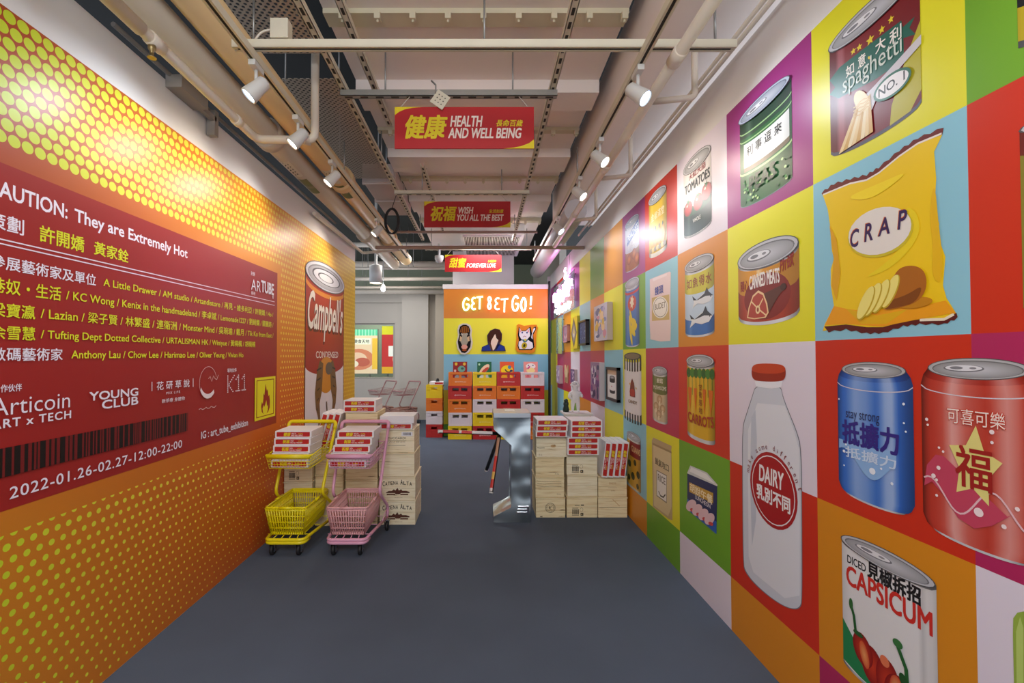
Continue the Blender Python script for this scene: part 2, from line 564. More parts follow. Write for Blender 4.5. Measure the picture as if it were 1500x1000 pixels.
# --- yellow peppers
q = rcan(950.7, 298, 375, 977.4)
q.band(-.02, 1, (220, 214, 200), .07, MET)
q.band(.06, .97, (226, 186, 34), .07, MATTE)
for i in range(4):
    q.text('金椒滿堂'[i], .14 + .19 * i, .60, .30 + .19 * i, .74, (250, 236, 190), .02)
for i in range(4):
    q.ell(.2 + .2 * i, .26, .12, .17, (238, 190, 20), col2=(206, 140, 10)); q.ell(.2 + .2 * i, .44, .03, .04, (70, 90, 40), 8)
for i in range(7):
    q.ell(.12 + .13 * i, .06, .08, .05, ((150, 130, 100), (228, 200, 120))[i % 2], 10)
q.lid(1.0, .11)
done(q, 'pepper_tin_picture', 'printed tin of yellow peppers')
# --- peaches
q = rcan(916, 333, 397, 936.5)
q.band(-.02, 1, (190, 186, 200), .06, MET)
q.band(.0, .93, (214, 210, 222), .06, SOFT); q.band(.0, .40, (176, 100, 52), .06, MATTE)
q.poly(((.14, .52), (.95, .74), (.95, .94), (.14, .72)), (34, 82, 176))
q.text('PEACHES', .2, .60, .92, .74, (236, 236, 244), .04, skew=.14)
q.text('桃氣', .22, .40, .8, .54, (236, 236, 244), .04)
for cs, ct in ((.3, .2), (.66, .26), (.84, .14)):
    q.ell(cs, ct, .17, .12, (228, 140, 60), col2=(150, 60, 30))
q.lid(1.0, .09, tone=(180, 186, 210))
done(q, 'peach_tin_picture', 'printed tin of peaches')
# --- red edge of the next tin and the green square's tin (cut by the frame)
q = rp()
q.frame(*onx(XR, 1492, 60)[:1], onx(XR, 1492, 66)[1], .70, 2.72)
q.band(-.02, 1, (120, 120, 126), .04, MET); q.band(.02, .98, (222, 196, 40), .04, MATTE); q.band(.22, .62, (30, 34, 40), .04, MATTE)
q.lid(1, .07)
done(q, 'yellow_tin_picture', 'printed yellow and black tin cut by the frame')
q = rp()
q.frame(onx(XR, 1494, 190)[0], 1.62, .70, onx(XR, 1494, 192)[1])
q.band(0, 1, (170, 160, 60), .04, MATTE); q.band(.86, 1, (170, 60, 50), .04, MET); q.lid(1, .06)
done(q, 'olive_tin_picture', 'printed olive tin cut by the frame')
# --- crisps
q = rp()
bag = [(1204,283),(1222,271),(1246,264),(1270,258),(1288,247),(1318,222),(1345,204),(1382,189),(1381,197),(1369,222),(1372,261),(1370,302),(1376.5,328),(1373.5,343),(1385.5,376),(1382,418),(1387,436),(1402,460),(1403.5,463),(1384,472),(1348,472),(1324,475),(1294,485.5),(1270,485.5),(1240,479.5),(1205.5,484.6),(1208.5,475),(1222,448),(1217.5,418),(1217.5,394),(1222,379),(1219,367),(1216,328),(1213,307),(1207,289)]
q.px(bag, (240, 200, 24))
zig = []
top = [(1204,283),(1222,270),(1246,263),(1270,257),(1288,246),(1318,221),(1345,203),(1382,188)]
for (a, b), (c, d) in zip(top, top[1:]):
    for j in range(4):
        zig.append((a + (c - a) * j / 4, b + (d - b) * j / 4 - (2.6 if j % 2 else -0.4)))
q.px(zig + [(1383, 187), (1381, 197), (1345, 211), (1318, 229), (1288, 254), (1270, 264), (1246, 269), (1206, 286)], (110, 28, 24))
q.line([(1206,285),(1246,268.5),(1270,263.5),(1288,253),(1318,228.5),(1345,210),(1380,195.5)], .006, (236, 224, 214), True)
bot = [(1403.5,461),(1384,470),(1348,470),(1324,473),(1294,483),(1270,483.5),(1240,478),(1206,482)]
zb = []
for (a, b), (c, d) in zip(bot, bot[1:]):
    for j in range(4):
        zb.append((a + (c - a) * j / 4, b + (d - b) * j / 4 + (6 if j % 2 else 3.2)))
q.px([(1402, 458), (1384, 467), (1348, 467.5), (1324, 471), (1294, 479), (1270, 479), (1240, 475), (1208, 478)][::-1] + zb[:], (92, 26, 24))
q.line([(1398,460),(1384,467.5),(1348,468.5)], .008, (236, 224, 200), True)
q.px([(1222,448),(1240,452),(1270,456),(1310,450),(1350,448),(1386,440),(1401,458),(1348,467),(1294,478),(1240,474),(1209,476)], (238, 160, 24))
q.px([(1240,452),(1285,462),(1330,453),(1300,474),(1262,474)], (228, 176, 20))
q.px(sm([(1325,300),(1345,310),(1350,345),(1310,392),(1262,410),(1300,385),(1330,350)]), (236, 208, 30))
q.px(sm([(1370,262),(1376,328),(1382,376),(1380,418),(1366,405),(1368,360),(1362,310)]), (230, 182, 22))
q.px([(1216,330),(1222,379),(1219,418),(1226,440),(1232,400),(1226,350)], (224, 164, 20))
q.px(sm([(1240,289),(1285,270),(1336,248),(1290,285),(1262,294)]), (246, 216, 36))
q.px(pe(1291, 340, 50, 35, -.38), (206, 186, 40)); q.px(pe(1290, 338, 48, 33, -.38), (230, 222, 214))
for ch, x0, x1, yt, yb in (('C', 1246.5, 1260, 338, 364), ('R', 1267, 1280, 329, 355), ('A', 1287, 1305, 322, 347), ('P', 1316, 1331, 310, 337)):
    q.tpx(ch, x0 - .8, x1 - .8, yt - .8, yb - .8, (214, 110, 40), .02, .15); q.tpx(ch, x0, x1, yt, yb, (52, 28, 84), .02, .15)
q.px(pe(1342, 443, 26, 8, -.12), (196, 130, 20))
q.px(sm([(1292,455),(1299,430),(1311,403),(1321,391),(1340,388),(1355,395),(1360,412),(1356,430),(1343,444),(1318,451)]), (172, 100, 26))
q.px(sm([(1293,454),(1304,440),(1330,432),(1355,416),(1344,443),(1318,450)]), (128, 68, 18))
for cx, cy in ((1308, 421), (1294, 428), (1282, 433), (1272, 438)):
    q.px(pe(cx - 1, cy + 6, 8, 27, .42), (196, 166, 40)); q.px(pe(cx - 2.2, cy + 5, 7.4, 26, .42), (240, 224, 124))
done(q, 'crisp_packet_picture', 'printed yellow packet of crisps with torn edges')
# --- canned meats
q = rcan(1081.5, 386, 463, 1172)
ry = .16
q.band(-.06, 1, (214, 216, 222), ry, MET)
q.band(.0, .92, (222, 152, 40), ry, ((0, .85), (.2, 1), (.34, 1), (.36, 1.6), (.42, 1.3), (.44, 1), (1, .75)))
q.band(.0, .46, (172, 58, 36), ry, MATTE)
q.ell(.5, .27, .385, .40, (132, 34, 30))
q.text('CANNED MEATS', .22, .46, .72, .70, (240, 232, 226), .04, arc=-.10)
q.text('隨心', .05, .44, .20, .64, (150, 44, 34), .02); q.text('所欲', .73, .60, .93, .86, (150, 44, 34), .02, skew=.06)
q.poly(((.40, .30), (.62, .36), (.76, .40), (.80, .34), (.70, .22), (.58, .02), (.5, -.1)), (92, 46, 36))
q.ell(.78, .36, .045, .06, (70, 34, 28))
ham = [(.17, -.06), (.2, .12), (.28, .33), (.38, .40), (.47, .33), (.53, .14), (.55, -.02), (.5, -.10), (.3, -.10)]
q.poly(ham, (238, 200, 150)); q.poly([(.36 + (a - .36) * .88, .06 + (b - .06) * .88) for a, b in ham], (178, 66, 52))
q.line(((.26, .22), (.37, .08), (.52, -.07)), .008, (238, 200, 150)); q.line(((.37, .08), (.46, .24)), .008, (238, 200, 150))
q.ell(.37, .06, .04, .075, (238, 210, 160)); q.ell(.37, .06, .018, .04, (150, 60, 40))
q.lid(1.0, .22)
done(q, 'meat_tin_picture', 'printed tin of meat with a ham on the label')
# --- fish
q = rcan(1003.5, 394, 487, 1047)
ry = .06
q.band(-.03, 1, (210, 214, 222), ry, MET)
q.band(.0, .70, (196, 216, 236), ry, SOFT); q.band(.0, .22, (52, 112, 190), ry, MATTE)
q.band(.62, .92, (206, 196, 40), ry, MATTE)
for i, ch in enumerate('如魚得水'):
    q.text(ch, .07 + .225 * i, .66, .255 + .225 * i, .81, (150, 70, 26), .02)
for cs, ct, k in ((.64, .44, 1), (.58, .16, 1.1)):
    q.poly([(cs + k * a, ct + k * b) for a, b in ((.34, .03), (.2, .10), (.0, .09), (-.2, .02), (-.36, .10), (-.3, .0), (-.36, -.09), (-.18, -.03), (.02, -.06), (.24, -.04))], (226, 230, 236))
    q.poly([(cs + k * a, ct + k * b) for a, b in ((.34, .03), (.2, .10), (.14, .17), (.06, .09), (-.2, .02), (-.36, .10), (-.32, .03), (-.15, .02), (.1, .05))], (40, 48, 66))
    q.ell(cs + .26 * k, ct + .03 * k, .018, .012, INK, 8)
q.lid(1.0, .105)
done(q, 'fish_tin_picture', 'printed blue tin of fish')
# --- pink packet
q = rp()
q.px([(952,409),(958,406.5),(981,397.5),(983,399),(982.2,440),(983,470),(982.5,499),(968,500),(953,497),(951.8,470),(952.6,440)], (234, 208, 208))
q.px([(955,436),(980.5,431),(980.8,468),(955.2,470)], (206, 176, 112))
q.px(pe(967.5, 450, 11.5, 16, 0), (240, 234, 226)); q.px(pe(967.5, 450, 10, 14.4, 0), (130, 116, 96)); q.px(pe(967.5, 450, 9.4, 13.6, 0), (240, 234, 226))
q.tpx('BUDET', 959.5, 975.5, 446, 454, (130, 116, 96), .03)
q.tpx('饅頭', 959.5, 972, 421, 433, (50, 70, 160), .03)
q.px([(956,408),(978,400),(977,404),(957,412)], (244, 226, 226))
done(q, 'pink_packet_picture', 'printed pink packet with a round cream badge')
# --- blue tube of crisps
q = rcan(916, 419, 503, 937)
q.band(-.02, 1, (200, 204, 214), .05, MET); q.band(.0, .93, (52, 116, 196), .05, MATTE); q.band(.86, .90, (200, 50, 60), .05)
q.ell(.5, .66, .3, .13, (204, 70, 60)); q.poly(star(.5, .68, .12, 1.3, .2, .6, 7), (240, 226, 200))
for a, b in ((.45, .40), (.6, .34), (.36, .28), (.55, .2), (.42, .13), (.66, .25)):
    q.ell(a, b, .2, .065, (238, 206, 60), 12, rot=a * 5)
q.lid(1.0, .08, False, tone=(206, 206, 220))
done(q, 'crisp_tube_picture', 'printed blue tube of crisps')
# --- carrots
q = rcan(1006.5, 528, 629, 1047.7)
ry = .055
q.band(-.05, 1, (204, 206, 208), ry, MET)
q.band(.0, .94, (222, 176, 36), ry, MATTE)
for i in range(7):
    s = .07 + .143 * i
    q.ell(s, .83, .085, .07, ((46, 96, 34), (70, 128, 44))[i % 2], 12)
    q.line(((s, .80), (s, .52)), .006, (70, 130, 50))
for s, k in ((.12, 1), (.34, .8), (.88, 1.1), (.66, .8)):
    q.poly(((s - .07 * k, .62), (s + .07 * k, .62), (s + .04 * k, .45), (s, .27), (s - .04 * k, .45)), (216, 106, 26))
for i, ch in enumerate('甘筍落地'):
    q.text(ch, .47, .60 - .105 * i, .585, .685 - .105 * i, (150, 84, 20), .02)
q.text('CARROTS', .05, .12, .97, .255, (170, 52, 30), .05, arc=.05)
q.lid(1.0, .085)
done(q, 'carrot_tin_picture', 'printed yellow tin of carrots')
# --- mushrooms
q = rcan(956, 542, 609, 978)
ry = .06
q.band(-.04, 1, (200, 202, 200), ry, MET)
q.band(.0, .93, (206, 186, 150), ry, MATTE); q.band(.56, .93, (108, 116, 56), ry, MATTE)
q.text('MUSHROOMS', .08, .60, .94, .68, (232, 226, 206), .03); q.text('磨菇', .3, .74, .72, .84, (232, 226, 206), .02)
for cs, ct in ((.5, .36), (.25, .2), (.7, .18), (.45, .05)):
    q.ell(cs, ct + .04, .17, .085, (226, 200, 160), col2=(170, 130, 84)); q.rect(cs - .05, ct - .09, cs + .05, ct + .0, (232, 214, 180))
q.lid(1.0, .09)
done(q, 'mushroom_tin_picture', 'printed small tin of mushrooms')
# --- striped tube
q = rcan(914.7, 527, 606, 940)
ry = .04
q.band(.0, 1, (230, 226, 224), ry, SOFT)
for i in range(13):
    a = i / 13
    if i % 2 == 0:
        q.band(-.06, .10, (44, 38, 36), ry, None, a, a + 1 / 13, 3); q.band(.84, 1.08, (44, 38, 36), ry, None, a, a + 1 / 13, 3)
q.ell(.5, 1.07, .5, .065, (70, 60, 56)); q.ell(.5, 1.07, .42, .05, (128, 106, 82))
q.poly(((.42, .62), (.5, .68), (.6, .60), (.66, .44), (.66, .36), (.36, .36), (.34, .44)), (120, 50, 36)); q.ell(.5, .43, .15, .07, (176, 52, 40))
q.ell(.36, .58, .03, .02, (226, 180, 60), 8); q.ell(.72, .52, .03, .02, (226, 180, 60), 8)
q.text('CANDY', .26, .24, .78, .30, (150, 110, 60), .02)
done(q, 'striped_tube_picture', 'printed white tube with black striped ends')
# --- milk bottle
q = rp()
body = [(1107,563),(1102,580),(1092,610),(1087.5,626),(1087.5,700),(1088.5,826),(1092,838),(1105,855),(1128,875),(1150,889),(1165,893),(1173,890),(1176,880),(1175.5,760),(1174.6,656),(1168,632),(1157,605),(1147,580),(1144,563)]
body = sm(body); q.px(body, (120, 122, 132))
q.px([(1130 + (x - 1130) * .975, 720 + (y - 720) * .992) for x, y in body], (206, 210, 220))
q.px([(1110,590),(1150,594),(1164,632),(1171,658),(1172,760),(1172,872),(1150,876),(1104,838),(1097,815),(1096,700),(1096,630)], (224, 226, 233))
q.px([(1101,612),(1107,600),(1109,640),(1108,760),(1102,800),(1099,700)], (196, 202, 214))
q.px([(1106,558),(1147,558),(1145,567),(1130,569),(1108,566)], (236, 236, 242))
q.px(sm([(1101,545),(1103,535),(1112,532),(1140,532.5),(1150,536),(1152,545),(1150,556),(1140,559),(1112,558.5),(1103,555)]), (156, 42, 18))
q.px(sm([(1101,543),(1103,535),(1112,532),(1140,532.5),(1150,536),(1152,544),(1138,547.5),(1112,546.5)]), (198, 66, 28))
cu, cv = onx(XR, 1131.5, 717.5)
q.frame(cu + .175, cv - .175, cu - .175, cv + .175)
q.ell(.5, .5, .5, .5, (168, 30, 34)); q.ell(.5, .5, .455, .455, (232, 226, 228)); q.ell(.5, .5, .44, .44, (168, 30, 34))
q.text('DAIRY', .22, .56, .74, .78, (240, 236, 236), .05, .1)
q.text('乳別不同', .16, .30, .86, .50, (240, 236, 236), .04)
for i, ch in enumerate('make some different'):
    if ch != ' ':
        a = PI * (.93 - .83 * i / 18)
        hw, hh = {'m': .030, 'i': .007}.get(ch, .019), (.036 if ch in 'kdft' else .025)
        R_ = .535 + hh
        q.text(ch, .5 + R_ * math.cos(a) - hw, .5 + R_ * math.sin(a) - hh, .5 + R_ * math.cos(a) + hw, .5 + R_ * math.sin(a) + hh, (130, 36, 40), .0, rot=-(a - PI / 2))
done(q, 'milk_bottle_picture', 'printed glass milk bottle with red cap and badge')
# --- soda cans
def soda(xl, yt, yb, xr, c0, c1, c2, name, label, red):
    q = rcan(xl, yt, yb, xr)
    ry = .055
    sh = ((0, .55), (.06, .95), (.12, 1.05), (.26, 1.42), (.42, 1.3), (.56, 1.02), (.68, 1.5), (.76, 1.5), (.82, 1.0), (.9, .8), (1, .6)) if not red else ((0, .5), (.06, .95), (.2, 1.1), (.3, 1.55), (.42, 1.2), (.6, 1.0), (.74, 1.45), (.82, 1.3), (.9, .95), (1, .6))
    q.taper(-.035, .09, .91, -.0, .055, .945, (196, 198, 202), ry, MET)
    q.taper(-.015, .04, .96, .04, 0, 1, c0, ry, sh)
    q.taper(.04, 0, 1, .90, 0, 1, c0, ry, sh)
    q.taper(.90, 0, 1, .955, .025, .975, c0, ry, sh)
    q.taper(.955, .025, .975, 1.0, .075, .925, c1, ry, sh)
    q.line([(s, .885 - ry * math.sqrt(1 - (2 * s - 1) ** 2)) for s in [i / 20 for i in range(21)]], .003, (214, 206, 216))
    q.lid(1.0, .062, True, .075, .925, (176, 176, 178))
    return q
q = soda(1227, 540, 708, 1340.5, (52, 106, 196), (38, 84, 170), None, '', '', False)
q.poly([(.02 + .78 * i / 20, .26 + .10 * math.cos(i / 20 * 6.0 - .5) - .03) for i in range(21)] + [(.80 - .78 * i / 20, .40 - .02 * math.sin(i / 20 * PI)) for i in range(21)], (140, 180, 228))
q.text('stay strong', .13, .565, .60, .655, (40, 44, 84), .0)
q.text('抵擴力', .08, .37, .83, .57, (54, 42, 130), .035)
q.text('抵擴力', .12, .26, .80, .35, (206, 222, 244), .02)
for a, b, r in ((.5, .20, .042), (.03, .74, .012), (.9, .76, .016), (.9, .62, .012), (.92, .56, .012), (.10, .30, .02), (.13, .36, .015), (.75, .15, .018), (.62, .24, .014), (.1, .18, .012)):
    q.ell(a, b, r, r * .62, (232, 240, 250), 14)
done(q, 'blue_drink_can_picture', 'printed blue drink can')
q = soda(1349.5, 538, 757, 1533, (188, 58, 44), (166, 40, 30), None, '', '', True)
q.poly(((.02, .22), (.05, .36), (.14, .44), (.22, .44), (.5, .30), (.74, .18), (.78, .2), (.62, .1), (.48, .05), (.34, .08), (.2, .2), (.1, .26)), (196, 70, 96))
q.line([(.02 + .9 * i / 24, .20 + .09 * math.cos(i * .42 - .6)) for i in range(25)], .005, (230, 190, 196))
q.poly(star(.485, .42, .245, .95, .10, .55), (226, 214, 130))
q.text('可喜可樂', .26, .66, .74, .755, (206, 70, 50), .045); q.text('可喜可樂', .26, .66, .74, .755, (240, 226, 216), .0)
q.text('福', .33, .285, .63, .53, (160, 36, 34), .02)
for a, b, r in ((.52, .155, .04), (.06, .66, .016), (.07, .625, .012), (.17, .36, .02), (.12, .30, .022), (.15, .28, .014), (.64, .64, .02), (.64, .58, .014), (.18, .49, .012), (.22, .47, .012), (.15, .18, .014), (.72, .12, .02), (.82, .24, .018)):
    q.ell(a, b, r, r * .66, (244, 226, 226), 14)
done(q, 'red_drink_can_picture', 'printed red drink can with a yellow star')
# --- capsicum
q = rcan(1233.5, 787, 962, 1374)
ry = .05
q.band(-.02, 1, (170, 170, 172), ry, MET)
q.band(.0, .97, (226, 224, 224), ry, ((0, .9), (.1, 1), (.84, 1), (.88, .86), (.93, 1.0), (1, .86)))
q.poly(((0, .0), (0, .34), (.2, .18), (.5, .02), (.72, -.03), (.5, -.05), (.2, -.035)), (40, 130, 76))
q.text('DICED', .07, .82, .30, .885, (40, 38, 40), .02)
q.text('見椒拆招', .32, .80, .86, .925, (34, 32, 34), .045)
q.text('CAPSICUM', .06, .645, .96, .80, (206, 50, 40), .05)
for cs, ct, rs, rt, rot in ((.36, .13, .13, .15, .5), (.53, .10, .13, .17, .1), (.66, .05, .17, .16, -.2), (.25, .20, .11, .13, .7)):
    q.ell(cs, ct, rs, rt, (206, 62, 34), rot=rot, col2=(136, 24, 22))
q.ell(.27, .17, .05, .10, (238, 160, 96), rot=.35, col2=(206, 84, 46)); q.ell(.62, .10, .07, .10, (240, 176, 110), col2=(200, 70, 40)); q.ell(.50, .24, .05, .04, (226, 120, 80))
q.line(((.17, .30), (.15, .42), (.11, .50)), .012, (40, 92, 44)); q.ell(.115, .50, .025, .045, (52, 104, 52)); q.ell(.20, .30, .06, .02, (44, 92, 44))
q.line(((.73, .16), (.72, .30), (.64, .42)), .014, (44, 98, 48)); q.ell(.64, .44, .05, .03, (60, 116, 60)); q.ell(.70, .2, .06, .04, (40, 84, 40), rot=-.8)
q.lid(1.0, .075)
done(q, 'capsicum_tin_picture', 'printed white tin of diced capsicum')
# --- spam-like box tin
q = rp()
q.px([(1007,692),(1011.5,681.5),(1036,692),(1051.5,710),(1050,714),(1007,697)], (206, 208, 206))
q.px([(1010,690),(1013,684),(1035,694),(1047,708)], (236, 236, 234))
q.px([(1007,693),(1051,712),(1049.8,782),(1007,746)], (34, 42, 92))
q.px([(1007,730),(1050,764),(1049.8,782),(1007,746)], (50, 96, 176))
q.px([(1010,706),(1045,722),(1045,737),(1010,720)], (196, 152, 50))
q.tpx('胡說午餐', 1011, 1044, 706, 718, (240, 226, 190), .03)
q.tpx('LUNCHEON', 1019, 1041, 724, 730, (226, 220, 226), .03)
for i in range(4):
    q.px(pe(1013 + 9 * i, 740 + 6.6 * i, 7, 9, .5), (226, 190, 196)); q.px(pe(1015 + 9 * i, 747 + 6.6 * i, 4, 2.5, .6), (200, 70, 70))
done(q, 'luncheon_tin_picture', 'printed square navy tin of luncheon meat')
# --- rice bag
q = rp()
q.px([(955,645),(957,640.5),(984,653),(983.5,660),(984.8,700),(985.2,762),(980,760),(956.6,742),(956,700)], (190, 166, 120))
q.px([(957,650),(983,663),(984,742),(979,756),(958,740)], (216, 196, 150))
q.px([(956,648),(984,661),(984,664),(956,651)], (164, 140, 96))
q.px([(962,688),(977,696),(977,737),(962,726)], (120, 110, 96)); q.px([(962.6,689.4),(976.4,697),(976.4,735),(962.6,725)], (232, 228, 222))
q.tpx('RICE', 964, 975, 693, 703, (110, 100, 90), .02)
q.line([(965,719),(968,726),(972,728),(975,724)], .012, (60, 54, 50), True)
q.tpx('飯氣攻口', 960, 980, 669, 679, (90, 80, 60), .01)
done(q, 'rice_bag_picture', 'printed brown paper bag of rice')
# --- spotted tin
q = rcan(918.5, 634, 702, 939)
ry = .05
q.band(-.03, 1, (196, 196, 190), ry, MET); q.band(.0, .93, (216, 168, 40), ry, MATTE); q.band(.62, .93, (150, 34, 34), ry, MATTE, .22, 1)
q.text('GUAVAS', .35, .68, .96, .80, (236, 210, 150), .03)
for cs, ct, r in ((.2, .42, .12), (.6, .5, .1), (.45, .2, .13), (.82, .3, .12), (.15, .12, .1), (.78, .06, .09)):
    q.ell(cs, ct - .02, r, r * .62, (52, 60, 24), 14)
q.lid(1.0, .08)
done(q, 'spotted_tin_picture', 'printed yellow tin with dark spots')
# --- green bottle at the edge of the frame
q = rp()
q.px([(1486,1000),(1484.5,930),(1485,905),(1491,897),(1530,890),(1530,1060),(1486,1060)], (150, 176, 70)); q.px([(1490,1000),(1489,925),(1495,903),(1500,920),(1500,1030)], (184, 206, 110))
done(q, 'green_bottle_picture', 'printed green bottle cut by the frame')

# ============================================================ left wall: halftone print
lwall = structure(MB().box((XL - .16, -.4, 0), (XL, 6.19, 3.02)).build('wall_left', WHITE))
def halftone():
    m = mat('halftone_print', (220, 140, 40), .37)
    nt = m.node_tree; b = nt.nodes['Principled BSDF']; b.inputs['Specular IOR Level'].default_value = .35; Lk = nt.links.new
    tc = nt.nodes.new('ShaderNodeTexCoord'); sp = nt.nodes.new('ShaderNodeSeparateXYZ'); Lk(tc.outputs['Object'], sp.inputs[0])
    y, z = sp.outputs[1], sp.outputs[2]
    def mth(op, a, b_=None, c=None, clamp=False):
        n = nt.nodes.new('ShaderNodeMath'); n.operation = op; n.use_clamp = clamp
        for i, v in enumerate((a, b_, c)):
            if v is None: continue
            if isinstance(v, (int, float)): n.inputs[i].default_value = v
            else: Lk(v, n.inputs[i])
        return n.outputs[0]
    def ramp(src, stops, colour=True):
        lo, hi = stops[0][0], stops[-1][0]
        f = mth('DIVIDE', mth('SUBTRACT', src, lo), hi - lo, clamp=True)
        r = nt.nodes.new('ShaderNodeValToRGB')
        el = r.color_ramp.elements
        while len(el) < len(stops): el.new(.5)
        for e, (p, c) in zip(el, stops):
            e.position = (p - lo) / (hi - lo); e.color = (lin(c) + (1,)) if colour else (c, c, c, 1)
        Lk(f, r.inputs[0]); return r.outputs[0]
    def mix(f, a, b_):
        n = nt.nodes.new('ShaderNodeMix'); n.data_type = 'RGBA'
        Lk(f, n.inputs[0])
        for s, v in ((6, a), (7, b_)):
            if isinstance(v, tuple): n.inputs[s].default_value = lin(v) + (1,)
            else: Lk(v, n.inputs[s])
        return n.outputs[2]
    up = mth('SMOOTHSTEP', z, .9, 2.2) if False else ramp(z, ((.7, 0.0), (1.5, .45), (2.3, 1.0)), False)
    top = ramp(y, ((1.5, (160, 60, 34)), (2.3, (190, 96, 36)), (3.2, (226, 140, 32)), (4.2, (230, 150, 34)), (5.2, (226, 166, 34)), (6.2, (216, 180, 40))))
    bot = ramp(y, ((1.5, (202, 128, 36)), (2.4, (198, 110, 32)), (3.4, (200, 96, 32)), (4.4, (210, 90, 28)), (5.3, (222, 140, 34)), (6.2, (214, 170, 40))))
    base = mix(up, bot, top)
    rt = ramp(y, ((1.5, .0232), (2.4, .0212), (3.6, .0165), (5.0, .0135), (6.2, .0125)), False)
    rb = mth('MULTIPLY', ramp(y, ((1.5, .0150), (2.1, .0112), (2.9, .0080), (3.8, .0064), (4.2, .0072), (6.2, .012)), False), ramp(z, ((.0, .62), (.8, 1.0), (2.0, 1.0)), False))
    rad = mth('ADD', mth('MULTIPLY', rt, up), mth('MULTIPLY', rb, mth('SUBTRACT', 1.0, up)))
    def lattice(oy, oz):
        a = mth('MULTIPLY', mth('SUBTRACT', mth('FRACT', mth('ADD', mth('DIVIDE', mth('SUBTRACT', y, oy), .05), 100.5)), .5), .05)
        c = mth('MULTIPLY', mth('SUBTRACT', mth('FRACT', mth('ADD', mth('DIVIDE', mth('SUBTRACT', z, oz), .1), 100.5)), .5), .1)
        return mth('SQRT', mth('ADD', mth('MULTIPLY', a, a), mth('MULTIPLY', c, c)))
    d = mth('MINIMUM', lattice(.007, .047), lattice(.032, .097))
    dot = mth('LESS_THAN', d, rad)
    # no dots just around the red panel
    ins = mth('MULTIPLY', mth('MULTIPLY', mth('GREATER_THAN', z, .845), mth('LESS_THAN', z, 2.272)), mth('LESS_THAN', y, 3.92))
    dot = mth('MULTIPLY', dot, mth('SUBTRACT', 1.0, ins))
    dcol = ramp(y, ((1.5, (188, 206, 40)), (2.6, (226, 214, 66)), (4.0, (238, 200, 70)), (6.2, (238, 206, 70))))
    Lk(mix(dot, base, dcol), b.inputs['Base Color'])
    n = nt.nodes.new('ShaderNodeTexNoise'); n.inputs['Scale'].default_value = 7; n.inputs['Detail'].default_value = 3; Lk(tc.outputs['Object'], n.inputs['Vector'])
    bp = nt.nodes.new('ShaderNodeBump'); bp.inputs['Strength'].default_value = .05; bp.inputs['Distance'].default_value = .01
    Lk(n.outputs['Fac'], bp.inputs['Height']); Lk(bp.outputs['Normal'], b.inputs['Normal'])
    return m
MB().box((XL, -.4, .004), (XL + .003, 6.19, 2.775)).build('halftone_sheet', halftone(), lwall)
lplace = lambda u, v, off: (XL + .003 + off, u, v)
LVINYL = print_mat('left_vinyl', 0.36, 0.35, bump=(7, .04))
def lp():
    q = Print(lplace, .0008); q.pxmap = lambda x, y: onx(XL + .003, x, y); return q
WT, YL = (236, 228, 240), (220, 222, 46)
q = lp()
q.frame(.35, .935, 3.85, 2.2).rect(0, 0, 1, 1, (152, 36, 34))
q.tpx('C', -34, -4, 250, 277, WT, .02); q.tpx('AUTION:', -2, 99, 263, 288, WT, .025)
q.tpx('They are Extremely Hot', 109, 275, 305, 330, WT, .02)
q.tpx('策劃', -20, 34.5, 306, 331, WT, .015); q.tpx('許開嬌', 58, 123, 329, 353, YL, .02); q.tpx('黃家銓', 137.5, 187.5, 352.5, 372, YL, .02)
for a, b in ((2.015, 2.007), (1.995, 1.987)):
    pass
for ya, yb in ((350, 442), (356.5, 447.2)):
    q.line([(-60, ya - 60 * (yb - ya) / 402), (402, yb)], .005, (232, 214, 226), True)
q.tpx('參展藝術家及單位', -16, 140, 370, 391, WT, .015)
q.tpx('A Little Drawer / AM studio / Artandistore / 再見・維多利亞 / 許開嬌 / Ho /', 151, 400, 405, 419.5, YL, .012)
q.tpx('巷奴・生活', -16, 88.5, 404, 427, YL, .015)
q.tpx('/ KC Wong / Kenix in the handmadeland / 李卓斌 / Lemonade1227 / 劉綺嫻 / 關麗詩 /', 96, 400, 423, 442, YL, .012)
q.tpx('梁寶瀛', -16, 50, 441, 462.5, YL, .015)
q.tpx('/ Lazian / 梁子賢 / 林繁盛 / 連衛洲 / Monster Mind / 吳琬瑜 / 戴月 / Tik Ko from East /', 58.5, 400, 449, 467, YL, .012)
q.tpx('余雪慧', -16, 50, 475, 496.5, YL, .015)
q.tpx('/ Tufting Dept Dotted Collective / URTALISMAN HK / Winiyue / 黃曉楓 / 胡曉楠', 58.5, 373, 480.5, 499, YL, .012)
q.tpx('數碼藝術家', -16, 90, 508.5, 529, WT, .015)
q.tpx('Anthony Lau / Chow Lee / Harimao Lee / Oliver Yeung / Vivian Ho', 103, 355.5, 513, 528.5, YL, .012)
q.tpx('合作伙伴', -12, 30, 564, 575.5, WT, .012)
q.tpx('Articoin', -16, 100.5, 584, 611, WT, -.004); q.tpx('ART x TECH', -16, 102, 616, 630, WT, .02, spacing=1.15)
q.tpx('YOUNG', 129.5, 200.5, 574.5, 587, WT, .06); q.tpx('CLUB', 148, 200.5, 586.5, 599, WT, .06)
q.line([(221, 559), (221, 572.5)], .005, WT, True); q.line([(281.5, 554), (281.5, 566.5)], .005, WT, True)
q.tpx('花 研 草 說', 228, 276, 559, 571.5, WT, .01); q.tpx('MIX LIFE', 242, 262, 574, 577.5, WT, .0, spacing=1.3); q.tpx('新茶療 身體物', 235.5, 269, 584.5, 590.5, WT, .0)
u, v = onx(XL, 303, 560)
q.frame(u - .09, v - .10, u + .09, v + .10)
q.line([(.5 + .5 * math.cos(a / 20 * PI), .5 + .5 * math.sin(a / 20 * PI)) for a in range(2, 34)], .003, (226, 190, 190))
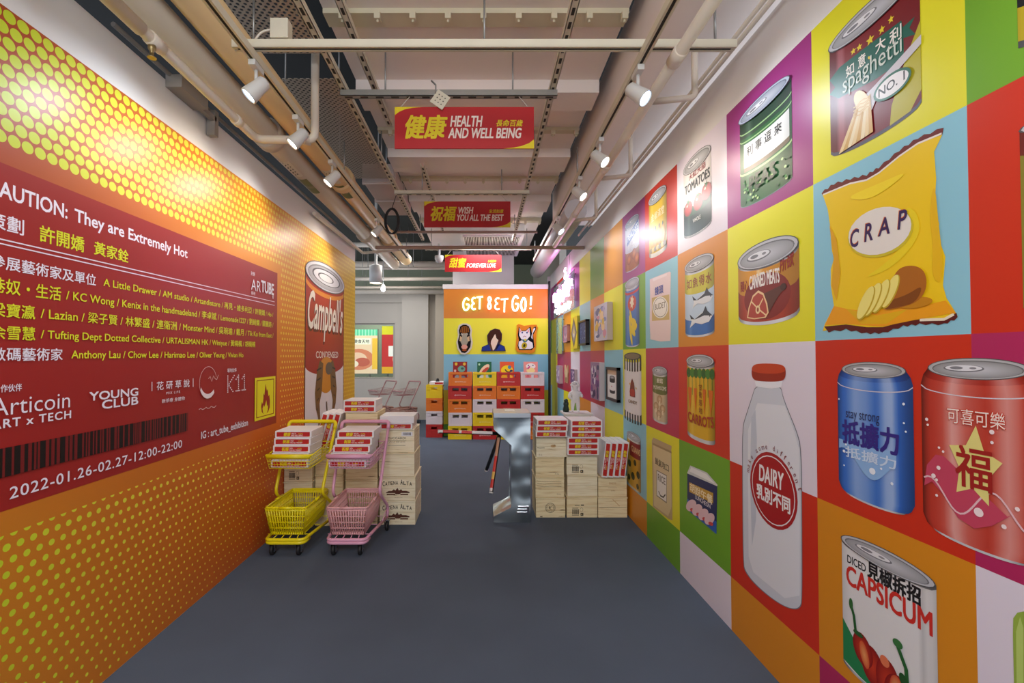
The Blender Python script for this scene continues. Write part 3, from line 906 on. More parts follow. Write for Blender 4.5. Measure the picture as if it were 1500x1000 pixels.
q.poly([(.5 + .5 * math.cos(a / 20 * PI), .5 + .5 * math.sin(a / 20 * PI)) for a in range(23, 36)] + [(.5 + .46 * math.cos(a / 20 * PI), .56 + .42 * math.sin(a / 20 * PI)) for a in range(35, 22, -1)], (236, 222, 226))
q.line([(.5 + .1 * i, .62 + .1 * math.sin(i * 2.4)) for i in range(7)], .004, (226, 190, 190)); q.line([(-.02 + .1 * i, -.3 + .03 * math.sin(i * 2)) for i in range(11)], .004, (226, 190, 190))
q.tpx('場地伙伴', 331.5, 345, 539.5, 545.5, WT, .01)
u0, v1 = onx(XL, 331.5, 550.5); _, v0 = onx(XL, 331.5, 574); u1, _ = onx(XL, 356.5, 572)
q.frame(u0, v0, u1, v1)
for col, dots in ((0, range(9)), (1, (4, 5)), (2, (3, 6)), (3, (2, 7)), (4, (1, 8)), (5, (0,)), (7, (2, 8)), (8, (1, 8)), (9, range(9)), (10, (8,)), (12, (2, 8)), (13, (1, 8)), (14, range(9)), (15, (8,))):
    for d in dots:
        k = (0, 1, 2, 3, 4, 5, 0, 6.6, 7.6, 8.6, 9.6, 0, 11.6, 12.6, 13.6, 14.6)[col]
        q.ell(k / 14.6, 1 - d / 8, .03, .045, WT, 8)
q.off = .0045
u0, v1 = onx(XL, 372, 553.5); _, v0 = onx(XL, 372, 617); u1, _ = onx(XL, 401.7, 610)
q.frame(u0, v0, u1, v1)
q.rect(0, 0, 1, 1, (230, 222, 30)); q.rect(.075, .06, .925, .94, (140, 40, 20)); q.rect(.105, .08, .895, .92, (230, 222, 30))
fl = [(.42, .11), (.32, .18), (.29, .32), (.33, .42), (.37, .36), (.40, .52), (.39, .62), (.44, .56), (.50, .84), (.56, .66), (.60, .70), (.64, .52), (.69, .56), (.72, .40), (.71, .24), (.64, .15), (.56, .11), (.62, .2), (.63, .32), (.58, .28), (.54, .44), (.49, .34), (.44, .28), (.42, .34), (.36, .26), (.38, .16)]
q.poly(fl, (150, 40, 22))
rb = random.Random(3)
q.off = .0045
def bl(x):   # top and bottom of the barcode at pixel column x
    k = (x - 0) / 273.5
    return 657.5 + (603.5 - 657.5) * k, 700.5 + (630 - 700.5) * k
uA = .9; uB = onx(XL, 273.5, 620)[0]
vt = onx(XL, 150, bl(150)[0])[1]; vb = onx(XL, 150, bl(150)[1])[1]
q.frame(uA, vb, uB, vt).rect(0, 0, 1, 1, (112, 28, 30))
s = .0
while s < .985:
    wdt = rb.choice((.003, .005, .005, .008, .013)); q.rect(s, 0, min(1, s + wdt), 1, (26, 20, 20)); q.off -= EPS; s += wdt + rb.choice((.004, .005, .008))
q.tpx('2022-01.26-02.27-12:00-22:00', 12.5, 264.5, 713.5, 731.5, WT, .008, spacing=1.1)
q.tpx('IG : art_tube_exhibition', 293.5, 362, 632, 645, WT, .02)
q.tpx('主辦', 366.5, 372.5, 396.5, 402.5, WT, .01); q.tpx('AR', 367, 381, 408, 424, WT, .0); q.tpx('TUBE', 382, 400, 410.5, 427, WT, .07); q.tpx('藝術', 367, 373, 426, 431, WT, 0); q.tpx('管', 397.5, 400, 432, 437, WT, 0)
q.build('caution_panel', LVINYL, lwall, 'red panel of white and yellow exhibition lettering')

# the soup tin printed at the far end of the left wall
q = lp()
(u0, v1), (u1, _) = onx(XL, 446.5, 392), onx(XL, 503.5, 425)
q.frame(u0, .0, u1, v1)
q.off = .001
ry = .05
zt = lambda y_: onx(XL, 475, y_)[1] / v1
q.band(.052, 1.0, (40, 34, 36), ry, None, -.0, 1.0); q.off += .0004
q.band(.052, .99, (176, 46, 30), ry, ((0, .95), (.5, 1), (1, .92)), .015, .985)
q.band(.955, .975, (222, 140, 50), ry, None, .015, .985)
q.band(.052, .60, (232, 226, 230), ry, None, .015, .985)
q.band(.598, .60, (176, 46, 30), ry, None, .015, .985)
q.text("Campbell's", .05, .69, .95, .915, (90, 26, 22), .03, .3, skew=-.0); q.off += EPS
q.text("Campbell's", .06, .70, .96, .925, (238, 232, 226), .02, .3)
q.text('CONDENSED', .24, .625, .82, .655, (236, 226, 220), .03)
q.ell(.5, .545, .22, .085, (214, 142, 40))
for sgn in (-1, 1):
    P2 = [(.5 + sgn * a * .85, b) for a, b in ((.10, .60), (.2, .615), (.28, .56), (.33, .47), (.30, .40), (.24, .36), (.22, .30), (.17, .33), (.2, .42), (.14, .47), (.12, .53))]
    q.poly(P2, (120, 88, 48))
    for i in range(5):
        q.line([(.5 + sgn * (.13 + .02 * i), .58 - .045 * i), (.5 + sgn * (.24 - .004 * i), .57 - .045 * i)], .018, (52, 40, 30))
q.ell(.56, .575, .09, .03, (104, 92, 74)); q.line([(.5, .42), (.52, .36), (.5, .28), (.53, .2)], .03, (90, 66, 44))
for t in (.15, .1):
    q.text('SOUP' if t == .15 else '', .3, t, .7, t + .05, (170, 44, 30), .05) if False else None
q.lid(1.0, .062, False, tone=(206, 208, 222))
q.ell(.5, 1.0, .36, .036, (70, 72, 84)); q.ell(.5, .999, .33, .032, (216, 218, 230)); q.ell(.47, .998, .2, .019, (70, 72, 84)); q.ell(.47, .997, .17, .016, (226, 228, 236))
q.build('soup_tin_picture', LVINYL, lwall, 'printed red and white soup tin')
# ============================================================ shell above and behind
PLASTER = mat('tan_plaster', (236, 224, 216), .7, noise=(1.3, .10))
CREAM_P = mat('cream_metal', (214, 206, 184), .45, noise=(9, .10))
PIPE_W = mat('old_white_pipe', (222, 210, 194), .45, noise=(5, .08))
DARK = mat('dark_void', (44, 46, 46), .9)
GREY_M = mat('grey_metal', (150, 150, 148), .4, .6)
BEIGE = mat('beige_plaster', (206, 198, 186), .7, noise=(1.0, .05))
structure(MB().box((-.98, -2.0, 3.62), (.89, 8.9, 3.8)).build('ceiling', PLASTER))
structure(MB().box((.98, -2.0, 3.34), (XR + .25, 6.4, 3.5)).box((.98, -2, 3.5), (1.02, 6.4, 3.8)).build('ceiling_soffit', PLASTER))
structure(MB().box((-6.0, -2.0, 4.35), (3.2, 15, 4.5)).build('ceiling_upper', DARK))
structure(MB().box((1.56, 9.3, 0), (1.7, 15, 4.5)).build('wall_far_right', BEIGE))
for i, (y0, y1, dz, clips) in enumerate(((2.74, 2.86, .03, 1), (3.46, 3.72, .10, 0), (4.18, 4.25, .03, 1), (4.62, 5.0, .09, 0), (5.34, 5.42, .03, 1), (5.95, 6.4, .09, 0), (6.95, 7.05, .05, 1))):
    b = MB().box((-.98, y0, 3.62 - dz), (.89, y1, 3.62))
    if clips:
        for k in range(9):
            x = -.86 + .215 * k
            b.box((x - .018, y0 - .02, 3.575 - dz), (x + .018, y0 + .02, 3.62 - dz)).tube([(x, y0, 3.56 - dz), (x, y0, 3.62 - dz)], .008, 6)
    structure(b.build('ceiling_beam', mat('dirty_beam', (206, 196, 168), .7, noise=(4, .14)) if clips else PLASTER))

# perforated tray
def perforated():
    m = mat('perforated_steel', (176, 166, 154), .5, .3)
    nt = m.node_tree; b = nt.nodes['Principled BSDF']
    tc = nt.nodes.new('ShaderNodeTexCoord'); mp = nt.nodes.new('ShaderNodeMapping')
    mp.inputs['Rotation'].default_value = (0, 0, PI / 4); mp.inputs['Scale'].default_value = (34, 34, 34)
    nt.links.new(tc.outputs['Object'], mp.inputs[0])
    v = nt.nodes.new('ShaderNodeTexVoronoi'); v.inputs['Randomness'].default_value = 0; v.inputs['Scale'].default_value = 1; v.voronoi_dimensions = '2D'
    nt.links.new(mp.outputs[0], v.inputs['Vector'])
    g = nt.nodes.new('ShaderNodeMath'); g.operation = 'GREATER_THAN'; g.inputs[1].default_value = .33
    nt.links.new(v.outputs['Distance'], g.inputs[0]); nt.links.new(g.outputs[0], b.inputs['Alpha'])
    return m
PERF = perforated()
def tray(y0, y1, label):
    t = thing('cable_tray', label, 'cable tray', (-1.28, y0, 3.42), group='perforated trays in the ceiling gap')
    MB().box((-.28, 0, 0), (.28, y1 - y0, .003)).build('perforated_bed', PERF, t)
    for s in (-1, 1):
        MB().box((s * .28 - .004, 0, 0), (s * .28 + .004, y1 - y0, .06)).build('rail', GREY_M, t)
    for k in range(2):
        yy = .25 + k * (y1 - y0 - .5)
        for s in (-.2, .2):
            MB().tube([(s, yy, 0), (s, yy, .93)], .006, 6).build('hanger_rod', GREY_M, t)
tray(1.6, 2.86, 'perforated grey cable tray above the near end of the tan pipe')
tray(3.12, 4.9, 'perforated grey cable tray hung farther down the ceiling gap')

# slotted channel struts
SLOT = mat('slot_dark', (50, 46, 40), .8)
def strut(label, a, b, wdt=.041, cat='strut', m=CREAM_P, grp='slotted channel struts under the ceiling', rods=None):
    a, b = Vector(a), Vector(b); L = (b - a).length
    t = thing('channel_strut', label, cat, tuple(a), math.atan2((b - a).y, (b - a).x), grp)
    s = MB().box((0, -wdt / 2, 0), (L, wdt / 2, .004)).box((0, -wdt / 2, 0), (L, -wdt / 2 + .004, .042)).box((0, wdt / 2 - .004, 0), (L, wdt / 2, .042)).also(SLOT)
    n = int(L / .1)
    for k in range(n):
        x = (k + .5) * L / n
        s.box((x - .026, -.0085, -.0008), (x + .026, .0085, .0012))
    s.build('channel', m, t)
    for x in rods or [.3 + k * (L - .6) / max(1, max(2, int(L / 1.6)) - 1) for k in range(max(2, int(L / 1.6)))]:
        MB().tube([(x, 0, .02), (x, 0, 3.62 - a.z)], .006, 6).build('hanger_rod', GREY_M, t)
strut('long cream slotted channel strut on the dark cable gap side', (-.947, 1.3, 3.3), (-.947, 7.1, 3.3))
strut('long cream slotted channel strut on the spotlight pipe side', (.47, 1.3, 3.3), (.47, 7.1, 3.3))
strut('short loose slotted strut close under the plaster beams', (-.80, 2.3, 3.46), (-.80, 3.85, 3.46))
strut('thin slotted strut running above the middle hanging sign', (-.62, 4.6, 3.42), (-.62, 7.1, 3.42))
strut('grey slotted crossbar carrying the nearest hanging sign', (-.965, 3.06, 3.3 - .046), (.50, 3.06, 3.3 - .045), m=mat('galvanised', (170, 170, 164), .35, .7, noise=(14, .1)))
strut('slotted crossbar carrying the middle hanging sign', (-.965, 4.93, 3.3 - .045), (.50, 4.93, 3.3 - .045))
strut('slotted crossbar carrying the farthest hanging sign', (-.965, 7.55, 3.3 - .045), (.80, 7.55, 3.3 - .045), rods=(.1, 1.69))
# little square plate dangling on the near crossbar
t = thing('hanging_plate', 'small square drilled plate clamped to the grey slotted crossbar', 'plate', (-.29, 3.03, 3.22))
b = MB().box((-.05, -.004, -.05), (.05, .004, .05)).also(SLOT)
for a in range(3):
    for c in range(3):
        b.tube([(.024 * (a - 1), -.0055, .024 * (c - 1)), (.024 * (a - 1), -.004, .024 * (c - 1))], .004, 8)
b.xform(Matrix.Rotation(.6, 4, 'Y')).build('plate', CREAM_P, t)
MB().tube([(-.03, 0, .04), (-.03, 0, .10), (-.06, 0, .13)], .006, 6).build('clamp', GREY_M, t)

# drain pipes and sprinkler pipes
def pipe(label, pts, r, m=PIPE_W, name='ceiling_pipe', smooth=0, collars=(), group=None, n=20):
    t = thing(name, label, 'pipe', tuple(pts[0]), group=group)
    o = Vector(pts[0])
    q = [Vector(p) - o for p in pts]
    MB().tube(q, r, n, smooth=smooth).build('pipe_run', m, t)
    for c in collars:
        c = [Vector(x) - o for x in c]
        MB().tube(c, r * 1.22, n).build('collar', m, t)
    return t
PIPE_T = mat('tan_pipe', (222, 190, 142), .5, noise=(3, .07))
def cy(x, z, *ys):
    return [((x, y - .05, z), (x, y + .05, z)) for y in ys]
tp = pipe('wide tan drain pipe alongside the spotlight track', [(-1.378, .3, 3.215), (-1.378, 8.1, 3.215)], .10, PIPE_T, 'drain_pipe', collars=cy(-1.378, 3.215, 1.55, 4.4, 6.6))
gp = pipe('wide grey drain pipe nearest the dotted wall', [(-1.569, .3, 3.113), (-1.569, 8.0, 3.113)], .09, mat('grey_pipe', (196, 184, 168), .5, noise=(3, .1)), 'drain_pipe', collars=cy(-1.569, 3.113, 3.3, 6.0))
STK = print_mat('sticker', .5)
for par, r, col, yy in ((gp, .09, (60, 66, 52), 3.55), (tp, .10, (110, 120, 70), 3.95)):
    q = Print(lambda u, v, off, r=r: ((r + .001 + off) * math.cos(v), u, (r + .001 + off) * math.sin(v)), 0)
    for k, c in enumerate(((col), (96, 110, 64), (120, 122, 92), (96, 110, 64))):
        for j in range(4):
            a0, a1 = -PI / 2 - .45 + .22 * j, -PI / 2 - .45 + .22 * (j + 1)
            u0 = yy + [0, .36, .52, .57][k]; u1 = yy + [.30, .52, .57, .70][k]
            q.frame(u0 - .3, a0, u1 - .3, a1).rect(0, 0, 1, 1, (206, 200, 186) if k == 0 else c); q.off -= EPS
    q.off += .0006
    q.frame(yy - .3, -PI / 2 - .40, yy, -PI / 2 + .34)
    for k in range(5):
        q.line([(.1 + .16 * k, .2), (.16 + .16 * k, .8), (.22 + .16 * k, .3)], .02, (50, 54, 46))
    q.build('sticker', STK, par, 'dark flow arrow sticker')
sp_ = pipe('thin white sprinkler pipe with elbow crossing under the drain pipes', [(-1.488, .6, 2.92), (-1.488, 2.02, 2.92), (-1.488, 2.96, 2.92), (-1.12, 3.0, 2.93), (-1.12, 3.0, 3.62)], .026, PIPE_W, 'sprinkler_pipe', .06,
     collars=[((-1.488, 2.0, 2.92), (-1.488, 2.08, 2.92)), ((-1.488, 2.7, 2.92), (-1.488, 2.75, 2.92)), ((-1.21, 2.99, 2.93), (-1.15, 3.0, 2.93)), ((-1.488, .6, 2.92), (-1.488, 1.95, 2.92))], n=14)
MB().lathe([(.016, 0), (.016, -.02), (.008, -.03), (.008, -.05), (.018, -.055), (.018, -.06)], 12).xform(Matrix.Translation((0, 1.42, -.025))).build('sprinkler_nozzle', mat('brass', (150, 130, 90), .35, .8), sp_)
pipe('thin white pipe lying beyond the spotlights above the picture wall', [(.95, .8, 2.965), (.95, 6.05, 2.965)], .03, PIPE_W, 'sprinkler_pipe', collars=cy(.95, 2.965, 2.2, 3.5, 4.7), n=14)
for k, (y_, lab) in enumerate(((2.6, 'nearest'), (3.74, 'second'), (4.9, 'third'))):
    pipe(f'short stub pipe branching towards the picture wall, {lab} along the white pipe', [(.98, y_, 2.965), (1.22, y_, 2.99), (1.22, y_, 3.34)], .018, PIPE_W, 'branch_pipe', .03, n=10, group='stub pipes off the white pipe')
pipe('pale conduit along the top of the picture wall', [(1.30, .4, 3.1), (1.30, 5.6, 3.1)], .012, PIPE_W, 'wall_conduit', n=10)
pipe('upper of two conduits along the top of the picture wall', [(1.30, .4, 3.145), (1.30, 6.2, 3.145)], .012, PIPE_W, 'wall_conduit', n=10)
pipe('thin dark conduit over the dotted wall', [(XL + .02, 2.1, 3.05), (XL + .02, 5.3, 3.05)], .012, mat('dull_conduit', (130, 122, 114), .5), 'wall_conduit', n=8)
pipe('thin pipe low on the white strip over the soup tin', [(XL + .05, 4.55, 2.93), (XL + .05, 6.4, 2.95), (-1.2, 6.5, 3.02)], .02, PIPE_W, 'wall_conduit', .05, n=10)
# conduit trunking / bracket on the white strip
t = thing('bracket_box', 'grey angled bracket box fixed over the dotted wall', 'bracket', (XL + .06, 2.62, 2.95))
MB().box((-.06, -.14, 0.03), (.03, .10, .10)).build('case', mat('dull_grey', (150, 142, 134), .6), t)
MB().box((-.05, .22, -.06), (.0, .26, .1)).box((-.03, .10, .03), (.0, .24, .06)).build('bracket_arm', mat('dull_grey', (150, 142, 134), .6), t)
pipe('round silver-white air duct beyond the last spotlight', [(1.06, 5.2, 3.17), (1.06, 9.0, 3.17)], .13, mat('duct_silver', (206, 202, 206), .35, .3), 'air_duct')
pipe('thin brown crosspipe spanning wall to wall', [(-1.45, 6.1, 2.955), (1.355, 6.1, 2.955)], .025, mat('rust_pipe', (176, 150, 140), .5), 'cross_pipe', n=10)
pipe('thinner brown crosspipe behind the middle sign', [(-1.24, 6.3, 3.22), (.75, 6.3, 3.22)], .018, mat('rust_pipe', (176, 150, 140), .5), 'cross_pipe', n=10)

t = thing('air_duct', 'square pale duct end beside the long slotted strut', 'duct', (-1.16, 5.0, 3.42))
MB().box((-.17, 0, 0), (.17, 1.2, .20), .004).box((-.185, .02, -.015), (.185, .05, .21)).box((-.185, .6, -.015), (.185, .63, .21)).build('casing', mat('duct_pink', (190, 172, 164), .5, noise=(4, .1)), t)
MB().tube([(0, .4, .2), (0, .4, .93)], .006, 6).build('hanger_rod', GREY_M, t)
# tracks
def track(label, a, b):
    a, b = Vector(a), Vector(b); L = (b - a).length
    t = thing('light_track', label, 'light track', tuple(a), math.atan2((b - a).y, (b - a).x), 'cream lighting tracks')
    MB().box((0, -.02, .005), (L, .02, .04)).box((0, -.02, 0), (L, -.008, .006)).box((0, .008, 0), (L, .02, .006)).build('rail', CREAM_P, t)
    MB().box((.02, -.008, .0035), (L - .02, .008, .0052)).build('slot', SLOT, t)
    for k in range(3):
        x = .1 + k * (L - .2) / 2
        MB().tube([(x, 0, .04), (x, 0, .30)], .006, 6).build('hanger_rod', GREY_M, t)
    return t
track('cream lighting track beside the tan drain pipe', (-1.17, .6, 3.0), (-1.17, 7.0, 3.0))
track('cream lighting track on the picture wall side', (.81, .6, 3.0), (.81, 7.2, 3.0))
track('cream lighting track crossing the hall over both others', (-1.26, 2.27, 3.045), (1.27, 2.27, 3.045))
t = thing('junction_box', 'small square cream junction box on the crossing track', 'junction box', (-1.02, 2.27, 3.087))
MB().box((-.045, -.03, 0), (.045, .03, .10), .004).build('case', CREAM_P, t)
MB().tube([(-.045, 0, .06), (-.10, 0, .05), (-.14, 0, -.005)], .006, 6, smooth=.03).build('lead', PIPE_W, t)

# spotlights
SPOT_B = mat('spot_body', (206, 204, 200), .4)
def glow(name, col, s):
    return mat(name, col, .4, emit=s)
def spot(label, x, y, zt, aim, col, kind='track', power=1.0, off=False):
    t = thing('track_spotlight', label, 'spotlight', (x, y, zt), group='track spotlights')
    d = (Vector(aim) - Vector((x, y, zt - .13))).normalized()
    M = Matrix.Translation((0, 0, -.13)) @ d.to_track_quat('-Z', 'Y').to_matrix().to_4x4()
    MB().box((-.018, -.05, -.03), (.018, .05, 0), .003).build('adapter', SPOT_B, t)
    MB().tube([(0, 0, -.03), (0, 0, -.09)], .009, 10).build('arm', SPOT_B, t)
    h = MB().lathe([(.022, .07), (.034, .06), (.036, .02), (.043, -.045), (.043, -.055), (.038, -.055), (.036, -.04), (.0, -.04)], 24, M, cap=False).build('housing', SPOT_B, t)
    MB().lathe([(.0355, -.046), (.0355, -.048), (0, -.05)], 24, M, cap=False).build('lens', glow('lens_cool' if col[2] > .95 else 'lens_warm', tuple(int(255 * c) for c in col), 14.0), t)
    l = bpy.data.lights.new('bulb', 'SPOT'); l.energy = LAMP_W * power; l.color = col
    l.spot_size = math.radians(128); l.spot_blend = 1.0; l.shadow_soft_size = .035
    o = bpy.data.objects.new('bulb', l); C.objects.link(o); o.parent = t
    o.matrix_local = Matrix.Translation(M @ Vector((0, 0, -.075))) @ d.to_track_quat('-Z', 'Y').to_matrix().to_4x4()
    return t
COOL, WARM, NEUT = (.78, .89, 1.0), (1.0, .88, .70), (.98, .95, .90)
for i, (y_, col, lab, pw) in enumerate(((.95, NEUT, 'track spotlight out of view on the dotted wall side', 1), (2.32, COOL, 'white track spotlight nearest the camera on the dotted wall side', 1), (2.85, WARM, 'second track spotlight on the dotted wall side, by the pipe elbow', 1), (3.50, NEUT, 'third track spotlight on the dotted wall side, beside the pipe sticker', 1), (4.98, WARM, 'farthest track spotlight on the dotted wall side, above the soup tin', 1.3))):
    spot(lab, -1.17, y_, 3.0, (XL, y_ - .22, 2.15), col, power=pw)
for i, (y_, col, lab, pw) in enumerate(((.9, NEUT, 'track spotlight out of view on the picture wall side', 1.0), (2.36, COOL, 'dazzling white track spotlight nearest the camera on the picture wall side', 1), (3.14, WARM, 'second track spotlight along the picture wall side', 1), (3.82, NEUT, 'third track spotlight along the picture wall side', 1), (4.90, COOL, 'farthest track spotlight along the picture wall side', 1.2))):
    spot(lab, .81, y_, 3.0, (XR, y_ - .42, 2.2), col, power=pw * .75)

# air conditioner cassette
t = thing('air_conditioner', 'white ceiling air conditioner with two slatted grilles', 'air conditioner', (.14, 7.25, 3.44))
GW = mat('grille_white', (222, 222, 222), .5)
MB().box((-.52, 0, .0), (.52, 1.6, .17)).build('casing', GW, t)
for k, y0 in enumerate((.08, .86)):
    g = MB()
    for i in range(34):
        x = -.44 + .0267 * i
        g.box((x - .004, y0, -.016), (x + .004, y0 + .62, 0))
    g.box((-.47, y0 - .02, -.02), (.47, y0, 0)).box((-.47, y0 + .62, -.02), (.47, y0 + .64, 0)).box((-.47, y0, -.02), (-.455, y0 + .62, 0)).box((.455, y0, -.02), (.47, y0 + .62, 0))
    g.build('grille', GW, t)
    MB().box((-.455, y0, -.004), (.455, y0 + .62, -.001)).build('grille_back', SLOT, t)
# cable coil and projector-like box
t = thing('cable_coil', 'black coil of cable hanging from the cream strut', 'cable', (-1.02, 5.05, 3.02))
MB().tube([(.075 * math.cos(a / 24 * 2 * PI) + .01 * math.sin(a / 11), .014 * math.sin(a / 7), -.02 + .14 * math.sin(a / 24 * 2 * PI)) for a in range(97)], .008, 6).build('loops', mat('black_rubber', (26, 26, 28), .6), t)
MB().tube([(0, 0, .12), (.06, 0, .31)], .004, 6).build('tie', mat('black_rubber', (26, 26, 28), .6), t)
t = thing('ceiling_camera', 'small white ceiling camera beside the farthest hanging sign', 'camera', (-.72, 7.4, 3.08))
MB().lathe([(.02, .25), (.02, .06), (.07, .05), (.07, 0), (.05, -.05), (0, -.07)], 20).build('dome', GW, t)

# ============================================================ far room
def wall_back():
    b = MB()
    zt = 3.0
    # opening x -3.35..-2.14, z .95..2.29
    b.box((-6, 11, 0), (-3.6, 11.15, zt)).box((-2.14, 11, 0), (1.6, 11.15, zt)).box((-3.6, 11, 0), (-2.14, 11.15, .94)).box((-3.6, 11, 2.29), (-2.14, 11.15, zt))
    b.box((-1.92, 10.72, 0), (-1.30, 11, zt))
    b.box((-6, 10.9, 2.78), (-1.92, 11, zt))
    return b.build('wall_back', BEIGE)
structure(wall_back())
structure(MB().box((-1.12, 10.6, 0), (-.62, 11, 3.0)).build('wall_back_pier', mat('tan_pier', (190, 176, 156), .7)))
wn = structure(MB().box((-3.6, 11.05, .94), (-3.55, 11.10, 2.29)).box((-2.19, 11.05, .94), (-2.14, 11.10, 2.29)).box((-3.55, 11.05, .94), (-2.19, 11.10, .98)).box((-3.55, 11.05, 2.25), (-2.19, 11.10, 2.29)).build('window_1', mat('pale_frame', (176, 170, 160), .5)))
gm = mat('window_glass', (235, 245, 240), .02, trans=1.0); gm.node_tree.nodes['Principled BSDF'].inputs['IOR'].default_value = 1.1
MB().box((-3.55, 11.07, .98), (-2.19, 11.075, 2.25)).build('pane', gm, wn)
structure(MB().box((-6, 14.2, 0), (1.6, 14.4, 4.4)).build('wall_shop_back', mat('shop_wall', (150, 160, 140), .7)))
LIT = print_mat('lit_poster', .4, emit=.6)
def poster(label, x0, x1, z0, z1, y):
    t = thing('lit_poster', label, 'poster', ((x0 + x1) / 2, y, z0), group='lit posters beyond the window')
    MB().box((-(x1 - x0) / 2, 0, 0), ((x1 - x0) / 2, .08, z1 - z0)).build('light_box', GREY_M, t)
    for s_ in (-.3, .3):
        MB().box((s_ - .02, .02, -z0), (s_ + .02, .06, 0)).build('leg', GREY_M, t)
    q = Print(lambda u, v, off: (u, -.001 - off, v)); q.frame(-(x1 - x0) / 2 + .01, .01, (x1 - x0) / 2 - .01, z1 - z0 - .01)
    return t, q
t, q = poster('lit menu poster of food under a mint green awning, beyond the window', -3.98, -2.92, 1.0, 2.24, 12.6)
q.rect(0, 0, 1, 1, (236, 206, 176)); q.rect(0, .86, 1, 1, (90, 190, 150))
for i in range(12): q.rect(i / 12, .86, i / 12 + .03, 1, (150, 220, 186)); q.off -= EPS
q.rect(.34, .66, .82, .80, (240, 236, 220)); q.text('美食天地', .38, .69, .78, .77, (60, 60, 50), .02)
q.ell(.5, .32, .42, .24, (214, 130, 100)); q.ell(.46, .34, .26, .14, (236, 196, 170)); q.ell(.6, .26, .2, .10, (190, 96, 80)); q.ell(.34, .22, .16, .08, (240, 220, 200))
q.rect(.86, .1, 1, .8, (240, 190, 70)); q.build('poster_print', LIT, t)
t, q = poster('lit red and yellow poster beyond the window', -2.84, -1.9, 1.0, 2.34, 12.7)
q.rect(0, 0, 1, 1, (196, 50, 50)); q.rect(0, .82, 1, 1, (214, 206, 40)); q.rect(0, 0, 1, .14, (230, 170, 40))
for i, (a, b, r) in enumerate(((.55, .66, .12), (.4, .5, .14), (.62, .48, .16), (.5, .3, .18))): q.ell(a, b, r, r * .7, ((240, 214, 200), (226, 160, 140))[i % 2])
q.rect(.2, .36, .34, .58, (246, 240, 236)); q.build('poster_print', LIT, t)
t = thing('shop_counter', 'long steel shop counter beyond the window', 'counter', (-2.8, 12.0, 0))
MB().box((-1.5, 0, 0), (1.5, .4, .88)).build('front', mat('counter_grey', (110, 120, 112), .4), t)
MB().box((-1.52, -.03, .88), (1.52, .42, .93)).build('worktop', mat('steel_top', (200, 204, 200), .25, .8), t)
t = thing('ceiling_light', 'bright strip light in the shop beyond the window', 'ceiling light', (-3.2, 12.2, 2.5))
MB().box((-.5, -.1, 0), (.5, .1, .05)).build('diffuser', glow('strip_light', (255, 250, 235), 6.0), t)
for xx in (-.4, .4):
    MB().tube([(xx, 0, .05), (xx, 0, 1.85)], .01, 6).build('hanger_rod', GREY_M, t)
area('shop_fitting', (-2.8, 13.2, 3.6), 1.6, .8, 60, (1, .98, .9))
# rails and pipes high in the far room
for i, (z, y_, r, x0, x1, lab) in enumerate(((3.35, 9.6, .03, -3.4, -.2, 'white pipe highest across the far room'), (3.16, 9.8, .04, -3.6, -.3, 'white pipe across the far room just above the pendant lamp base'), (3.02, 10.1, .028, -6.0, -.4, 'thin white pipe across the far room'), (2.98, 10.5, .06, -4.0, .3, 'thick cream pipe along the head of the far wall'), (3.5, 10.0, .09, -3.8, -.5, 'fat pale pipe under the dark far ceiling'), (3.75, 9.2, .05, -3.4, .9, 'pale pipe deep in the dark far ceiling'))):
    t = pipe(lab, [(x0, y_, z), (x1, y_, z)], r, PIPE_W, 'overhead_pipe', n=12)
    for k in (.3, .6):
        MB().tube([((x1 - x0) * k, 0, r * .5), ((x1 - x0) * k, 0, 4.35 - z)], .006, 6).build('hanger_rod', GREY_M, t)
t = thing('pendant_light', 'white cylinder pendant lamp hanging near the far wall', 'pendant lamp', (-1.9, 8.02, 2.78))
MB().lathe([(.105, .0), (.11, .0), (.11, .31), (.06, .33), (.0, .33)], 28, cap=False).build('shade', SPOT_B, t)
MB().lathe([(.104, .012), (0, .012)], 28, cap=False).build('diffuser', glow('pendant_glow', (255, 244, 214), 5.0), t)
MB().box((-.02, -.02, .33), (.02, .02, 1.57)).build('stem', SPOT_B, t)
l = bpy.data.lights.new('bulb', 'SPOT'); l.energy = 18; l.color = (1, .93, .82); l.spot_size = 2.0; l.spot_blend = .6; l.shadow_soft_size = .09
o = bpy.data.objects.new('bulb', l); C.objects.link(o); o.parent = t; o.location = (0, 0, -.02)
t = thing('ceiling_spotlight', 'small glaring spotlight over the far wall', 'spotlight', (-2.05, 9.3, 2.86))
MB().lathe([(.03, .10), (.05, .06), (.055, 0), (.048, 0)], 20, cap=False).build('housing', SPOT_B, t)
MB().ball((0, 0, .005), .046, 16).build('lens', glow('lens_white', (235, 244, 255), 16.0), t)
MB().tube([(0, 0, .09), (0, 0, 1.49)], .008, 6).build('stem', GREY_M, t)
l = bpy.data.lights.new('bulb', 'POINT'); l.energy = 14; l.color = (.95, .97, 1); l.shadow_soft_size = .05
o = bpy.data.objects.new('bulb', l); C.objects.link(o); o.parent = t; o.location = (0, -.06, -.08)
# white bulkhead above the display panel
structure(MB().box((-.62, 9.2, 2.95), (.62, 9.9, 3.62)).build('trim_bulkhead', WHITE))
